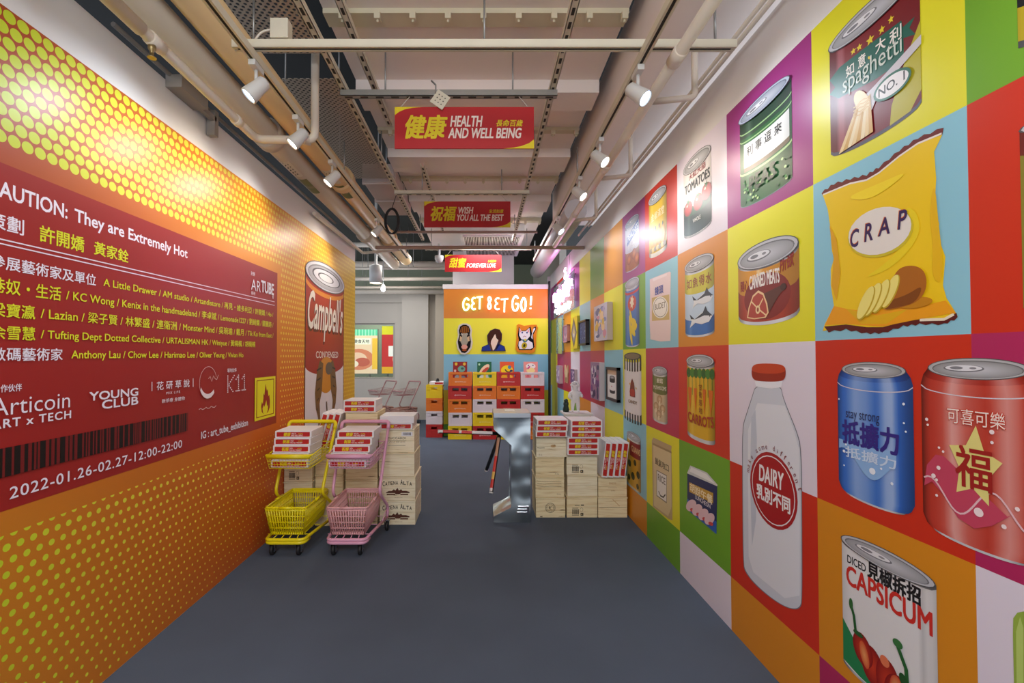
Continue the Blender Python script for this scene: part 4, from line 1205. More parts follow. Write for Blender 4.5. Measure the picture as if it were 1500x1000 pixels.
# ============================================================ hanging signs
SIGN = print_mat('sign_print', .45, .4)
SR, SY = (178, 28, 32), (226, 204, 30)
def sign(label, y, cjk, lines, small, tail):
    w, h, zt = .94, .283, 3.18
    t = thing('hanging_sign', label, 'sign', ((577 + 206 / 2 - 708) / 667 * 3.05 if y < 4 else {4.93: -.175, 7.55: -.17}[y], y, zt - h), group='red signs hung in a line down the hall')
    MB().box((-w / 2, -.004, 0), (w / 2, .004, h)).build('board', mat('sign_board', SR, .45), t)
    q = Print(lambda u, v, off: (u, -.004 - off, v)); q.frame(-w / 2, 0, w / 2, h)
    q.rect(0, 0, 1, 1, SR)
    arc = [(i / 12 * .24, .84 + .16 * math.sin(i / 12 * PI / 2)) for i in range(13)]
    q.poly([(0, 1)] + [(0, .80)] + [(.03, .88), (.07, .94), (.13, .98), (.2, 1)], SY)
    q.poly([(1, 0), (1, .22), (.965, .13), (.91, .06), (.85, .02), (.78, 0)], SY)
    q.text(cjk, .08, .25, .375, .80, SY, .035, .22)
    for s_, s0, t0, s1, t1 in lines:
        q.text(s_, s0, t0, s1, t1, (240, 224, 214), .05, .22)
    q.text(small[0], *small[1:], SY, .02, .2)
    q.build('lettering', SIGN, t)
    q = Print(lambda u, v, off: (u, .004 + off, v)); q.frame(-w / 2, 0, w / 2, h).rect(0, 0, 1, 1, SR); q.build('reverse', SIGN, t)
    for s_ in (-1, 1):
        MB().tube([(s_ * (w / 2 - .03), 0, h - .01), (s_ * (w / 2 - .10), .0, 3.252 - zt + h)], .0025, 6).build('string', mat('pale_string', (206, 200, 190), .6), t)
sign('largest and nearest red hanging sign, about health and well being', 3.05, '健康', (('HEALTH', .40, .53, .63, .78), ('AND WELL BEING', .385, .25, .91, .49)), ('長命百歲', .73, .53, .92, .69), 0)
sign('middle red hanging sign, wishing all the best', 4.93, '祝福', (('WISH', .40, .53, .57, .78), ('YOU ALL THE BEST', .385, .25, .92, .49)), ('生活如意', .75, .55, .92, .69), 0)
sign('smallest and farthest red hanging sign, about forever love', 7.55, '甜蜜', (('FOREVER', .385, .25, .73, .49), ('LOVE', .75, .25, .90, .49)), ('永遠愛你', .76, .55, .91, .69), 0)

# ============================================================ boxes
def wood(name, a, b):
    m = mat(name, a, .62)
    nt = m.node_tree; bs = nt.nodes['Principled BSDF']; Lk = nt.links.new
    tc = nt.nodes.new('ShaderNodeTexCoord'); oi = nt.nodes.new('ShaderNodeObjectInfo')
    mp = nt.nodes.new('ShaderNodeMapping'); mp.inputs['Scale'].default_value = (1.6, 1.6, 22)
    ad = nt.nodes.new('ShaderNodeVectorMath'); ad.operation = 'ADD'
    sc = nt.nodes.new('ShaderNodeVectorMath'); sc.operation = 'SCALE'; sc.inputs['Scale'].default_value = 1.0
    Lk(oi.outputs['Location'], sc.inputs[0]); Lk(tc.outputs['Object'], ad.inputs[0]); Lk(sc.outputs[0], ad.inputs[1]); Lk(ad.outputs[0], mp.inputs[0])
    n = nt.nodes.new('ShaderNodeTexNoise'); n.inputs['Scale'].default_value = 3; n.inputs['Detail'].default_value = 6; n.inputs['Distortion'].default_value = .6
    Lk(mp.outputs[0], n.inputs['Vector'])
    r = nt.nodes.new('ShaderNodeValToRGB'); e = r.color_ramp.elements
    e[0].position, e[0].color = .33, lin(b) + (1,); e[1].position, e[1].color = .55, lin(a) + (1,)
    x = e.new(.25); x.color = lin((120, 92, 60)) + (1,)
    Lk(n.outputs['Fac'], r.inputs[0]); Lk(r.outputs[0], bs.inputs['Base Color'])
    return m
PINE = wood('pine', (240, 222, 178), (224, 198, 148))
PALE = wood('pale_pine', (242, 230, 198), (228, 210, 170))
STAMP = print_mat('stamp', .7, .2)
BOXM = mat('white_carton', (232, 228, 230), .5)
LAB = print_mat('label', .45, .4)
INKB = (62, 48, 34)
def crate_box(label, x, y, z, w, h, d, stamp=None, m=PINE, rz=0.0, group=None):
    """a wooden wine crate: front face at y"""
    t = thing('wine_crate', label, 'wooden crate', (x, y + d / 2, z), rz, group)
    b = MB()
    b.box((-w / 2 + .002, -d / 2 + .009, .001), (w / 2 - .002, d / 2 - .009, h - .012))
    b.box((-w / 2, -d / 2, .001), (w / 2, -d / 2 + .010, h * .5 - .0012), .003).box((-w / 2, -d / 2, h * .5), (w / 2, -d / 2 + .010, h - .0145), .003)
    b.box((-w / 2, d / 2 - .010, .001), (w / 2, d / 2, h - .0125), .0012)
    b.build('case', m, t)
    MB().box((-w / 2 - .003, -d / 2 - .006, h - .0115), (w / 2 + .003, d / 2 + .003, h - .001), .002).build('lid', m, t)
    if stamp:
        q = Print(lambda u, v, off: (u, -d / 2 - off, v), .0006); q.frame(-w / 2, 0, w / 2, h - .012)
        stamp(q); q.build('stamp', STAMP, t)
    return t
def st_catena(q):
    for i, ch in enumerate('CATENA'):
        s = .08 + .075 * i; q.text(ch, s, .60 + .10 * math.sin((s) * PI), s + .062, .60 + .10 * math.sin(s * PI) + (.22 if i == 0 else .16), INKB, .02)
    for i, ch in enumerate('ALTA'):
        s = .58 + .085 * i; q.text(ch, s, .60 + .10 * math.sin(s * PI), s + .07, .60 + .10 * math.sin(s * PI) + (.22 if i == 0 else .16), INKB, .02)
    q.poly(((.18, .36), (.26, .42), (.34, .42), (.40, .50), (.44, .44), (.50, .56), (.54, .44), (.60, .50), (.64, .43), (.74, .43), (.84, .38), (.84, .33), (.6, .33), (.56, .28), (.46, .28), (.42, .33), (.18, .33)), (92, 56, 44))
    q.rect(.2, .24, .44, .30, (104, 68, 50)); q.rect(.58, .24, .80, .30, (104, 68, 50))
    q.text('MENDOZA', .42, .12, .64, .15, (150, 116, 80))
def st_zucc(q):
    q.text('ZUCCARDI', .24, .60, .76, .70, INKB, .0); q.line(((.22, .55), (.78, .55)), .002, INKB); q.text('VALLE DE UCO', .28, .46, .74, .51, (110, 86, 60)); q.line(((.25, .33), (.75, .33)), .003, (120, 96, 66))
    q.rect(.64, .74, .95, .93, (232, 230, 232))
    r = random.Random(2); s = .68
    while s < .91:
        k = r.choice((.006, .01, .016)); q.rect(s, .78, s + k, .90, (40, 44, 60)); q.off -= EPS; s += k + .009
def st_bar(q, s0=.18, t0=.10):
    r = random.Random(5); s = s0
    while s < s0 + .20:
        k = r.choice((.008, .012, .02)); q.rect(s, t0 + .06, s + k, t0 + .32, (60, 52, 44)); q.off -= EPS; s += k + .010
    q.rect(s0 - .01, t0, s0 + .22, t0 + .03, (130, 110, 84)); q.rect(s0, t0 + .36, s0 + .2, t0 + .39, (130, 110, 84))
    q.line([(s0 + .30 + .05 * math.cos(a * PI / 6), t0 + .30 + .09 * math.sin(a * PI / 6)) for a in range(13)], .002, (110, 90, 66))
    q.rect(s0 + .27, t0, s0 + .36, t0 + .14, (60, 52, 44)); q.rect(s0 + .29, t0 + .04, s0 + .33, t0 + .10, (200, 176, 130))
def st_bar2(q):
    st_bar(q); q.rect(.26, .60, .42, .63, (90, 74, 54)); q.rect(.46, .60, .56, .65, (60, 52, 44))
def st_round(q):
    for k in (1.0, .93, .62):
        q.line([(.49 + .17 * k * math.cos(a * PI / 20), .52 + .26 * k * math.sin(a * PI / 20)) for a in range(41)], .0018, (86, 70, 52))
    for i in range(22):
        a = i / 22 * 2 * PI; q.text('ROBERTLCHEVILLONNUITSS'[i], .49 + .132 * math.cos(a) - .012, .52 + .202 * math.sin(a) - .02, .49 + .132 * math.cos(a) + .012, .52 + .202 * math.sin(a) + .02, (86, 70, 52))
    q.text('R', .44, .44, .51, .60, (86, 70, 52)); q.text('C', .48, .44, .54, .60, (86, 70, 52)); q.rect(.14, .05, .22, .09, (70, 58, 44)); q.text('750 ML', .78, .06, .9, .10, (120, 98, 70))
def st_small(q):
    q.text('75 CL', .68, .14, .82, .20, (110, 86, 56))
def st_knot(q):
    q.ell(.56, .55, .09, .07, (178, 140, 96), col2=(206, 172, 122)); q.ell(.6, .6, .03, .02, (130, 96, 62)); q.line(((.03, .47), (.12, .455), (.28, .46)), .004, (84, 60, 40)); q.text('75 CL', .08, .08, .2, .16, (150, 120, 86))
def st_cracks(q):
    for t in (.86, .74, .6): q.line(((.04, t + .02), (.3, t - .04), (.52, t - .01), (.9, t - .03)), .0028, (96, 70, 46))
    q.text('75 CL', .74, .14, .88, .2, (110, 86, 56))
def st_mark(q):
    q.text('GRAND VIN', .38, .64, .62, .76, (190, 140, 90)); q.line(((.34, .48), (.66, .48)), .002, (150, 112, 76)); q.text('CHATEAU', .44, .3, .58, .36, (150, 112, 76))
def st_crack2(q):
    q.line(((.03, .53), (.5, .52), (.97, .54)), .003, (96, 70, 46)); q.line(((.5, .95), (.62, .78), (.74, .60)), .006, (206, 170, 120))
# the stacks beside the turnstile
YF = 4.25
c1 = 'in the column beside the turnstile'
crate_box('wine crate with a round stamp at the foot of the column beside the turnstile', .624, YF, 0, .272, .187, .30, st_round)
crate_box(f'pale crate with dark cracks, second from the floor {c1}', .618, YF, .187, .268, .187, .30, st_cracks)
crate_box(f'plain warm-toned crate, third from the floor {c1}', .618, YF, .374, .266, .187, .30, st_small)
crate_box(f'knotty crate under three white boxes {c1}', .632, YF - .01, .561, .284, .198, .30, st_knot, PALE)
c2 = 'in the middle column behind the turnstile'
crate_box(f'barcoded crate standing on the floor {c2}', .916, YF, 0, .284, .198, .30, st_bar2)
crate_box(f'plain unmarked crate between two barcoded crates {c2}', .92, YF, .198, .28, .198, .30, None, PALE)
crate_box(f'barcoded crate under six white boxes {c2}', .916, YF, .396, .284, .20, .30, st_bar, PALE)
crate_box('split crate on the floor against the picture wall', 1.20, YF, 0, .27, .19, .30, st_crack2)
crate_box('faintly stamped crate under the upright white boxes, by the picture wall', 1.20, YF, .19, .266, .193, .30, st_mark)
# the stacks behind the trolleys
YA = 4.07
crate_box('wine crate with arched lettering standing on the floor behind the pink trolley', -.763, YA, 0, .317, .215, .38, st_catena, PALE)
crate_box('wine crate with arched lettering, one up from the floor behind the pink trolley', -.763, YA, .215, .317, .214, .38, st_catena, PALE)
crate_box('unmarked pale crate third from the floor behind the pink trolley', -.772, YA, .429, .317, .206, .36, None, PALE)
crate_box('lettered crate with a barcode sticker under the two white boxes', -.775, YA + .01, .635, .317, .212, .33, st_zucc, PALE)
for k in range(5):
    crate_box(('wine crate at the foot of the tallest crate stack', 'second crate up in the tallest crate stack', 'third crate up in the tallest crate stack, seen past the pink tray', 'fourth crate up in the tallest crate stack', 'top crate of the tallest crate stack, under two white boxes')[k], -1.085, YA + .005 * (k % 2), .2 * k, .285, .2, .32, None, PINE)
for k in range(3):
    crate_box(('crate on the floor between the tallest stack and the barcoded carton', 'second crate up between the tallest stack and the barcoded carton', 'crate carrying the three tilted white boxes behind the yellow trolley')[k], -1.362, 4.04, .225 * k, .244, .225, .32, None, PINE)
for k in range(3):
    crate_box(('crate on the floor against the soup tin wall', 'second crate up against the soup tin wall', 'barcoded crate topmost against the soup tin wall, behind the yellow trolley')[k], -1.62, 4.0, .2 * k, .244, .2, .32, st_bar if k == 2 else None, PALE)

# white cartons with red labels
KIND = (('健康', (('HEALTH', .45, .52, .58, .70), ('AND WELL BEING', .44, .24, .76, .44)), ('長命百歲', .64, .52, .76, .66)),
        ('祝福', (('WISH', .45, .52, .54, .70), ('YOU ALL THE BEST', .44, .24, .78, .44)), ('生活如意', .66, .52, .78, .66)))
def carton_proto(k, w, h, d, blank=False):
    t = thing('white_box', 'x', 'box', (0, 0, 0))
    b = MB().box((-w / 2, -d / 2, .0006), (w / 2, d / 2, h - .0006), .002)
    b.build('carton', BOXM, t)
    q = Print(lambda u, v, off: (u, -d / 2 - off, v), .0005); q.frame(-w / 2, 0, w / 2, h)
    if not blank:
        q.poly(((.045, .14), (.955, .14), (.955, .84), (.045, .84)), (184, 36, 32))
        q.poly(((.045, .84), (.045, .74), (.06, .80), (.10, .84)), SY); q.poly(((.955, .14), (.955, .26), (.93, .18), (.88, .14)), SY)
        cj, lines, sm = KIND[k]
        q.text(cj, .24, .24, .43, .76, SY, .035, .2)
        for s_, a, b_, c, e in lines: q.text(s_, a, b_, c, e, (240, 226, 218), .03, .2)
        q.text(sm[0], *sm[1:], SY, .02, .2)
        q.build('label_strip', LAB, t)
    else:
        MB().box((-w / 2 - .001, -d / 2 - .001, h * .55), (w / 2 + .001, d / 2 + .001, h), .002).build('lid', BOXM, t)
    return t
P0, P1 = carton_proto(0, .286, .053, .28), carton_proto(1, .286, .053, .28)
L0, L1 = carton_proto(0, .325, .053, .28), carton_proto(1, .325, .053, .28)
used = set()
def carton(kind, label, x, yf, z, rz=0.0, rot=None, group=None, d=.28):
    pr = {'h': P0, 'w': P1, 'H': L0, 'W': L1}[kind]
    loc, r = (x, yf + d / 2, z), rot or (0, 0, rz)
    if kind in used:
        return copy_thing(pr, label, loc, r, group)
    used.add(kind); pr.location = loc; pr.rotation_euler = r; pr['label'] = label
    if group: pr['group'] = group
    return pr
G = 'flat white boxes with red labels'
ORD3 = ('lowest', 'middle', 'top')
for k, kd in enumerate('hwh'):
    carton(kd, f'flat white red-labelled box, {ORD3[k]} of three on the knotty crate', .626 + .004 * (k - 1), 4.165, .759 + .053 * k, .01 * (k - 1), group=G)
for k, kd in enumerate('hhhwww'):
    carton(kd, f'flat white red-labelled box, {("lowest", "second from bottom", "third from bottom", "third from top", "second from top", "top")[k]} of six on the barcoded crate', .905 + (.034 if k > 2 else .004), 4.165 - .01 * (k > 2), .596 + .053 * k, .008 * ((k * 7) % 3 - 1), group=G)
th = math.radians(97)
for k, kd in enumerate('WHWH'):
    carton(kd, f'upright red-labelled white box by the picture wall, {("first of four from the flat stack", "second of four from the flat stack", "third of four from the flat stack", "fourth and closest to the wall")[k]}', 1.103 + .0545 * k, 4.19, .383 + .1625 * math.sin(th) + .053 * abs(math.cos(th)), rot=(0, th, 0), group='white boxes standing on edge')
th = math.radians(105)
for k, kd in enumerate('WHH'):
    carton(kd, f'tilted red-labelled white box beside the tallest crate stack, {("farthest from it", "middle one of three", "touching it")[k]}', -1.455 + .056 * k, 4.02, .675 + .1625 * math.sin(th) + .053 * abs(math.cos(th)), rot=(0, th, 0), group='white boxes standing on edge')
carton('w', 'flat white red-labelled box under a blank white box, on the lettered crate', -.775, 4.06, .847, 0, group=G)
bl_ = carton_proto(0, .30, .066, .29, True)
bl_.location = (-.77, 4.20, .90); bl_.rotation_euler = (0, 0, .02); bl_['label'] = 'blank white lidded box topmost behind the pink trolley handle'
carton('h', 'flat white red-labelled box, lower of two topping the tallest crate stack', -1.10, 4.05, 1.0, 0, group=G)
carton('w', 'flat white red-labelled box, upper of two topping the tallest crate stack', -1.10, 4.05, 1.053, .01, group=G)

# ============================================================ shopping trolleys
RUB, CHR = mat('black_rubber', (26, 26, 28), .5), mat('chrome', (200, 200, 204), .18, 1.0)
def trolley(label, paint, plastic, handle):
    t = thing('shopping_trolley', label, 'shopping trolley', (0, 0, 0))
    for s in (-1, 1):
        MB().tube([(s * .20, .215, .115), (s * .205, .225, .21), (s * .188, -.03, .40), (s * .196, .13, .68), (s * .203, .238, .87)], .0125, 12, smooth=.06).build('upright', paint, t)
    MB().tube([(-.203, .238, .87), (-.203, .268, .928), (.203, .268, .928), (.203, .238, .87)], .0155, 14, smooth=.062).build('handle', handle, t)
    MB().tube([(-.20, .215, .118), (-.15, -.20, .122), (-.142, -.285, .122), (.142, -.285, .122), (.15, -.20, .122), (.20, .215, .118)], .0125, 12, smooth=.05).tube([(-.150, -.19, .100), (-.142, -.287, .100), (.142, -.287, .100), (.150, -.19, .100)], .0125, 12, smooth=.05).build('base_frame', paint, t)
    r = MB()
    for x in (-.09, -.03, .03, .09):
        r.tube([(x, -.28, .128), (x * .9, -.22, .138), (x * .9, .2, .138)], .0035, 8)
    for y in (-.2, 0, .19):
        r.tube([(-.165, y, .134), (.165, y, .134)], .0035, 8)
    r.build('basket_rack', paint, t)
    for s in (-1, 1):
        MB().tube([(s * .203, .222, .20), (s * .185, .08, .122)], .004, 8).build('brace', paint, t)
    for x, y in ((-.10, -.268), (.10, -.268), (-.20, .21), (.20, .21)):
        w_ = MB().lathe([(.012, -.0125), (.036, -.0125), (.042, -.008), (.042, .008), (.036, .0125), (.012, .0125)], 24, Matrix.Translation((x, y + .012, .042)) @ Matrix.Rotation(PI / 2, 4, 'Y')).build('wheel', RUB, t)
        f = MB().box((x - .022, y - .008, .03), (x - .018, y + .028, .092)).box((x + .018, y - .008, .03), (x + .022, y + .028, .092)).box((x - .022, y - .012, .086), (x + .022, y + .028, .094)).tube([(x - .024, y + .012, .042), (x + .024, y + .012, .042)], .006, 10).tube([(x, y + .004, .09), (x, y + .004, .115)], .009, 10)
        f.build('caster_fork', CHR, w_)
    # plastic basket: slotted walls
    b = MB()
    z0, z1 = .145, .355
    def ring(f):
        hw = .122 + (.153 - .122) * f; y0 = -.235 - .035 * f; y1 = .19 + .03 * f
        return hw, y0, y1
    def pnt(side, u, f):
        hw, y0, y1 = ring(f)
        z = z0 + (z1 - z0) * f
        return {0: (-hw + 2 * hw * u, y0, z), 1: (hw, y0 + (y1 - y0) * u, z), 2: (hw - 2 * hw * u, y1, z), 3: (-hw, y1 - (y1 - y0) * u, z)}[side]
    for side, n in ((0, 15), (1, 24), (2, 15), (3, 24)):
        for i in range(n + 1):
            u = i / n
            b.tube([pnt(side, u, .0), pnt(side, u, 1.0)], .0052 if i in (0, n) else .0044, 6)
        for f in (.02, .24, .46, .68, .9):
            b.tube([pnt(side, 0, f), pnt(side, 1, f)], .0044, 6)
    for side in range(4):                       # solid top band
        for f0, f1 in ((.86, 1.0), (.0, .10)):
            c = [pnt(side, 0, f0), pnt(side, 1, f0), pnt(side, 1, f1), pnt(side, 0, f1)]
            n_ = ((0, .003, 0), (-.003, 0, 0), (0, -.003, 0), (.003, 0, 0))[side]
            b.prism(c, n_)
    hw, y0, y1 = ring(0)
    for k in range(13):
        y = y0 + (y1 - y0) * k / 12; b.tube([(-hw, y, z0), (hw, y, z0)], .0034, 4)
    for k in range(8):
        x = -hw + 2 * hw * k / 7; b.tube([(x, y0, z0), (x, y1, z0)], .0034, 4)
    bk = b.build('basket', plastic, t)
    hw, y0, y1 = ring(1)
    MB().tube([(-hw, y0, z1), (hw, y0, z1), (hw, y1, z1), (-hw, y1, z1)], .0085, 8, closed=True, smooth=.03).tube([(-hw - .004, -.08, z1 + .002), (-hw - .004, .04, z1 + .002)], .011, 8).tube([(hw + .004, -.08, z1 + .002), (hw + .004, .04, z1 + .002)], .011, 8).tube([(-.05, y0 - .002, z1), (.05, y0 - .002, z1)], .0105, 8).build('rim', plastic, bk)
    # wire tray under the handle
    w_ = MB()
    A = lambda u, f: (-.172 + .344 * u + (.5 - u) * 2 * .018 * (1 - f), -.225 + .02 * (1 - f), .635 + .1 * f)
    B = lambda u, f: (-.19 + .38 * u + (.5 - u) * 2 * .02 * (1 - f), .16 - .01 * (1 - f), .645 + .13 * f)
    mixp = lambda a, c, k: tuple(a[i] + (c[i] - a[i]) * k for i in range(3))
    for i in range(15):
        u = i / 14
        w_.tube([A(u, .78), A(u, 0), B(u, 0), B(u, .8)], .0018, 5)
    for i in range(13):
        k = i / 12
        w_.tube([mixp(A(0, 1), B(0, 1), k), mixp(A(0, 0), B(0, 0), k), mixp(A(1, 0), B(1, 0), k), mixp(A(1, 1), B(1, 1), k)], .0018, 5)
    for f in (0, .3, .55, .78):
        w_.tube([A(0, f), A(1, f), B(1, f), B(0, f)], .0028, 6, closed=True)
    w_.tube([A(0, 1), B(0, 1)], .004, 6).tube([A(1, 1), B(1, 1)], .004, 6).tube([B(0, 1), B(1, 1)], .004, 6)
    tr = w_.build('wire_tray', paint, t)
    MB().tube([(-.168, -.18, .742), (-.172, -.228, .737), (.172, -.228, .737), (.168, -.18, .742)], [.004, .011, .011, .004], 10).tube([(-.165, -.231, .728), (.165, -.231, .728)], .010, 10).build('tray_bumper', paint, tr)
    return t
YEL, YELP = mat('yellow_paint', (236, 216, 22), .3), mat('yellow_plastic', (240, 222, 14), .32)
PNK, PNKP = mat('pink_paint', (226, 164, 190), .3), mat('pink_plastic', (228, 172, 172), .38)
ty = trolley('bright yellow two-tier shopping trolley holding five white boxes', YEL, YELP, YEL)
ty.location = (-1.489, 3.72, 0)
tk = trolley('pink two-tier shopping trolley holding five white boxes', PNK, PNKP, PNK)
tk.location = (-1.027, 3.72, 0)
for nm, x0, dx, kinds in (('yellow', -1.484, -.003, 'whwwh'), ('pink', -1.040, .009, 'wwwwh')):
    for k in range(5):
        carton(kinds[k], f'flat white red-labelled box, {("bottom", "second from bottom", "middle", "second from top", "top")[k]} of five in the {nm} trolley tray', x0 + dx * k - .005, 3.515 + .022 * k, .642 + .0532 * k, -.01 + .006 * k, group='white boxes in the trolley trays')
tf = trolley('far pink shopping trolley by the beige wall, under the window', mat('shaded_pink_paint', (176, 128, 124), .45), mat('shaded_pink_plastic', (190, 140, 122), .5), mat('shaded_pink_paint', (176, 128, 124), .45))  # pink darkened in the colour itself for the shade on the far trolleys
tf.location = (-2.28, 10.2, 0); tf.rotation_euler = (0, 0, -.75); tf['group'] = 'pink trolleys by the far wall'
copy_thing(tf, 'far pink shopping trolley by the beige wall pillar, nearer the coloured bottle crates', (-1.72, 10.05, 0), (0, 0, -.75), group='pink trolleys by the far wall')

# ============================================================ turnstile
def steel():
    m = mat('brushed_steel', (192, 200, 200), .23, 1.0)
    nt = m.node_tree; b = nt.nodes['Principled BSDF']
    tc = nt.nodes.new('ShaderNodeTexCoord'); n = nt.nodes.new('ShaderNodeTexNoise')
    n.inputs['Scale'].default_value = 3.4; n.inputs['Detail'].default_value = 1.0
    nt.links.new(tc.outputs['Object'], n.inputs['Vector'])
    bp = nt.nodes.new('ShaderNodeBump'); bp.inputs['Strength'].default_value = .9; bp.inputs['Distance'].default_value = .06
    nt.links.new(n.outputs['Fac'], bp.inputs['Height']); nt.links.new(bp.outputs['Normal'], b.inputs['Normal'])
    return m
STEEL = steel()
TX, TYF, TD = .26, 4.12, .34
t = thing('turnstile', 'stainless steel tripod turnstile with striped arms', 'turnstile', (TX, TYF + TD / 2, 0))
prof = [(723.3, 763.5), (777.2, 763.5), (777.2, 607), (723.3, 607), (723.3, 628.7), (749.9, 652), (749.4, 743.5), (723.0, 756)]
pp = [(ony(TYF, *p)[0] - TX, ony(TYF, *p)[1]) for p in prof]
zb = min(p[1] for p in pp)
pp = [(x, max(0, z - zb) if z < .05 else z) for x, z in pp]
b = MB().prism([(x, -TD / 2, z) for x, z in pp], (0, TD, 0))
bmesh.ops.bevel(b.bm, geom=list(b.bm.edges), offset=.004, segments=2, affect='EDGES')
b.build('cabinet', STEEL, t)
x0, x1 = pp[3][0], pp[2][0]; zt_ = pp[2][1]
MB().box((x0 - .006, -TD / 2 - .006, zt_ - .032), (x1 + .004, TD / 2 + .006, zt_ + .014), .005).build('lid', mat('lid_steel', (176, 178, 180), .28, .9), t)
MB().box((x0 + .11, -.03, zt_ + .0142), (x0 + .20, .10, zt_ + .0152)).build('notice', mat('paper', (236, 236, 236), .6), t)
v_ = MB()
for k in range(3):
    v_.box((x1 - .125 + .004 * k, -TD / 2 - .010, .085 + .026 * k), (x1 - .018, -TD / 2 + .003, .101 + .026 * k), .003)
v_.box((x1 - .035, -TD / 2 - .014, .075), (x1 - .016, -TD / 2 + .003, .155), .004)
v_.build('latch', CHR, t)
hub = Vector((.165 - TX, 0, .775))
ax = Vector((-.66, 0, -.75))
MB().lathe([(.07, -.06), (.07, .015), (.055, .035), (.03, .05), (0, .052)], 24, Matrix.Translation(hub + Vector((.03, 0, .03))) @ ax.to_track_quat('Z', 'Y').to_matrix().to_4x4()).build('hub', mat('dark_steel', (90, 92, 94), .3, .8), t)
BLK = mat('black_arm', (32, 32, 34), .4)
SLV = print_mat('arm_sleeve', .4)
def arm(end, sleeve, label):
    a, e = hub + Vector((-.01, 0, -.005)), Vector(end) - Vector((TX, TYF + TD / 2, 0))
    o = MB().tube([a, e], .017, 16).build('arm', BLK, t)
    o['label'] = label
    d = (e - a); L = d.length; d.normalize()
    MB().tube([e - d * .012, e + d * .002], .0185, 16).build('end_cap', mat('arm_cap', (206, 206, 206), .4), o)
    if sleeve:
        u = d.cross(Vector((0, 1, 0))).normalized(); w2 = Vector((0, -1, 0)); w2 = (w2 - d * w2.dot(d)).normalized(); u = d.cross(w2)
        if u.z < 0: u = -u
        q = Print(lambda s, v, off: tuple(a + d * (s * L) + (u * math.sin(v) + w2 * math.cos(v)) * (.0178 + off)), 0)
        for s0, s1, c in sleeve:
            for j in range(6):
                q.frame(s0, -.35 + .3 * j, s1, -.05 + .3 * j).rect(0, 0, 1, 1, c); q.off -= EPS
        q.build('sleeve', SLV, o)
    return o
WHT = (232, 226, 224)
arm((-.425, 4.29, .79), ((.12, .45, WHT), (.45, .62, (214, 60, 50)), (.62, .66, WHT), (.66, .92, (206, 56, 48)), (.92, .98, WHT)), 'turnstile arm reaching across with a red and white strip')
arm((.068, 4.03, .29), ((.08, .40, (196, 150, 120)), (.40, .66, (206, 52, 44)), (.66, .78, (222, 180, 90)), (.78, .92, (206, 52, 44)), (.92, .97, WHT)), 'turnstile arm hanging forward with a red and gold strip')
arm((.03, 4.58, .355), None, 'plain black turnstile arm')

# ============================================================ display wall with neon
YP = 8.56
dw = structure(MB().box((-.745, YP, 0), (1.218, YP + .12, 2.76)).build('wall_center', mat('panel_side', (60, 64, 70), .6)))
MB().box((-.765, YP - .012, 2.76), (1.222, YP + .13, 2.845), .003).build('trim_cap', WHITE, dw)
pl = lambda u, v, off: (u, YP - off, v)
q = Print(pl, .0005); q.frame(-.745, 0, 1.218, 1)
for z0, z1, c in ((2.205, 2.76, (222, 134, 44)), (1.53, 2.205, (236, 228, 46)), (.86, 1.53, (130, 186, 206)), (.22, .86, (196, 190, 34)), (0, .22, (86, 150, 44))):
    q.rect(0, z0, 1, z1, c); q.off -= EPS
q.build('colour_bands', VINYL, dw)
structure(MB().box((1.222, YP - .05, 0), (1.258, YP + .05, 2.9)).build('trim_post', mat('post_black', (30, 32, 36), .6)))
structure(MB().box((1.30, 9.16, 0), (1.36, 9.26, 3.1)).build('trim_edge', WHITE))

# neon lettering as bent tubes
LET = {'G': [[(.9, .78), (.62, 1), (.2, .8), (.05, .4), (.25, .02), (.7, .02), (.92, .3), (.9, .46), (.5, .46)]],
       'E': [[(.9, .95), (.45, 1), (.15, .82), (.35, .55), (.7, .52), (.3, .48), (.08, .22), (.35, .0), (.92, .06)]],
       'T': [[(.0, .94), (1, 1.0)], [(.52, .97), (.46, .0)]],
       'S': [[(.85, .8), (.5, 1), (.15, .8), (.4, .55), (.75, .38), (.8, .12), (.45, -.02), (.12, .18), (.3, .48), (.7, .62), (.85, .8)]],
       'O': [[(.5, 1), (.15, .75), (.08, .35), (.35, .0), (.72, .08), (.92, .5), (.8, .88), (.5, 1)]],
       '!': [[(.6, 1.05), (.45, .32)], [(.40, .12), (.38, .02)]]}
t = thing('neon_sign', 'glowing neon lettering on the orange band of the display wall', 'neon sign', (0, YP, 0))
def nx(px_): return (px_ - 708) / 667 * YP
def letter(ch, xa, xb, yt, yb, col, st):
    X0, X1 = nx(xa), nx(xb); Z1 = HC - (yt - 521) / 667 * YP; Z0 = HC - (yb - 521) / 667 * YP
    for s in LET[ch]:
        MB().tube([(X0 + (X1 - X0) * a, -.035, Z0 + (Z1 - Z0) * b_) for a, b_ in s], .017, 10, smooth=.08).build('neon_tube', glow('neon_' + st, col, 2.0), t)
    MB().tube([((X0 + X1) / 2, -.035, (Z0 + Z1) / 2), ((X0 + X1) / 2, 0, (Z0 + Z1) / 2)], .006, 8).build('stand_off', CHR, t)
for ch, a, b_, c, d in (('G', 677.5, 688, 436, 454.5), ('E', 690, 697.5, 436, 453.5), ('T', 698, 707.5, 434.5, 453)):
    letter(ch, a, b_, c, d, (176, 255, 190), 'green')
for ch, a, b_, c, d in (('S', 713.5, 720.5, 434, 453), ('E', 724, 732.5, 436.5, 453.5), ('T', 733.5, 744.5, 437.5, 457.5)):
    letter(ch, a, b_, c, d, (255, 190, 176), 'red')
for ch, a, b_, c, d in (('G', 749.5, 760, 432.5, 455.5), ('O', 762.5, 771, 436, 456.5), ('!', 775, 780, 434.5, 453)):
    letter(ch, a, b_, c, d, (214, 236, 255), 'blue')

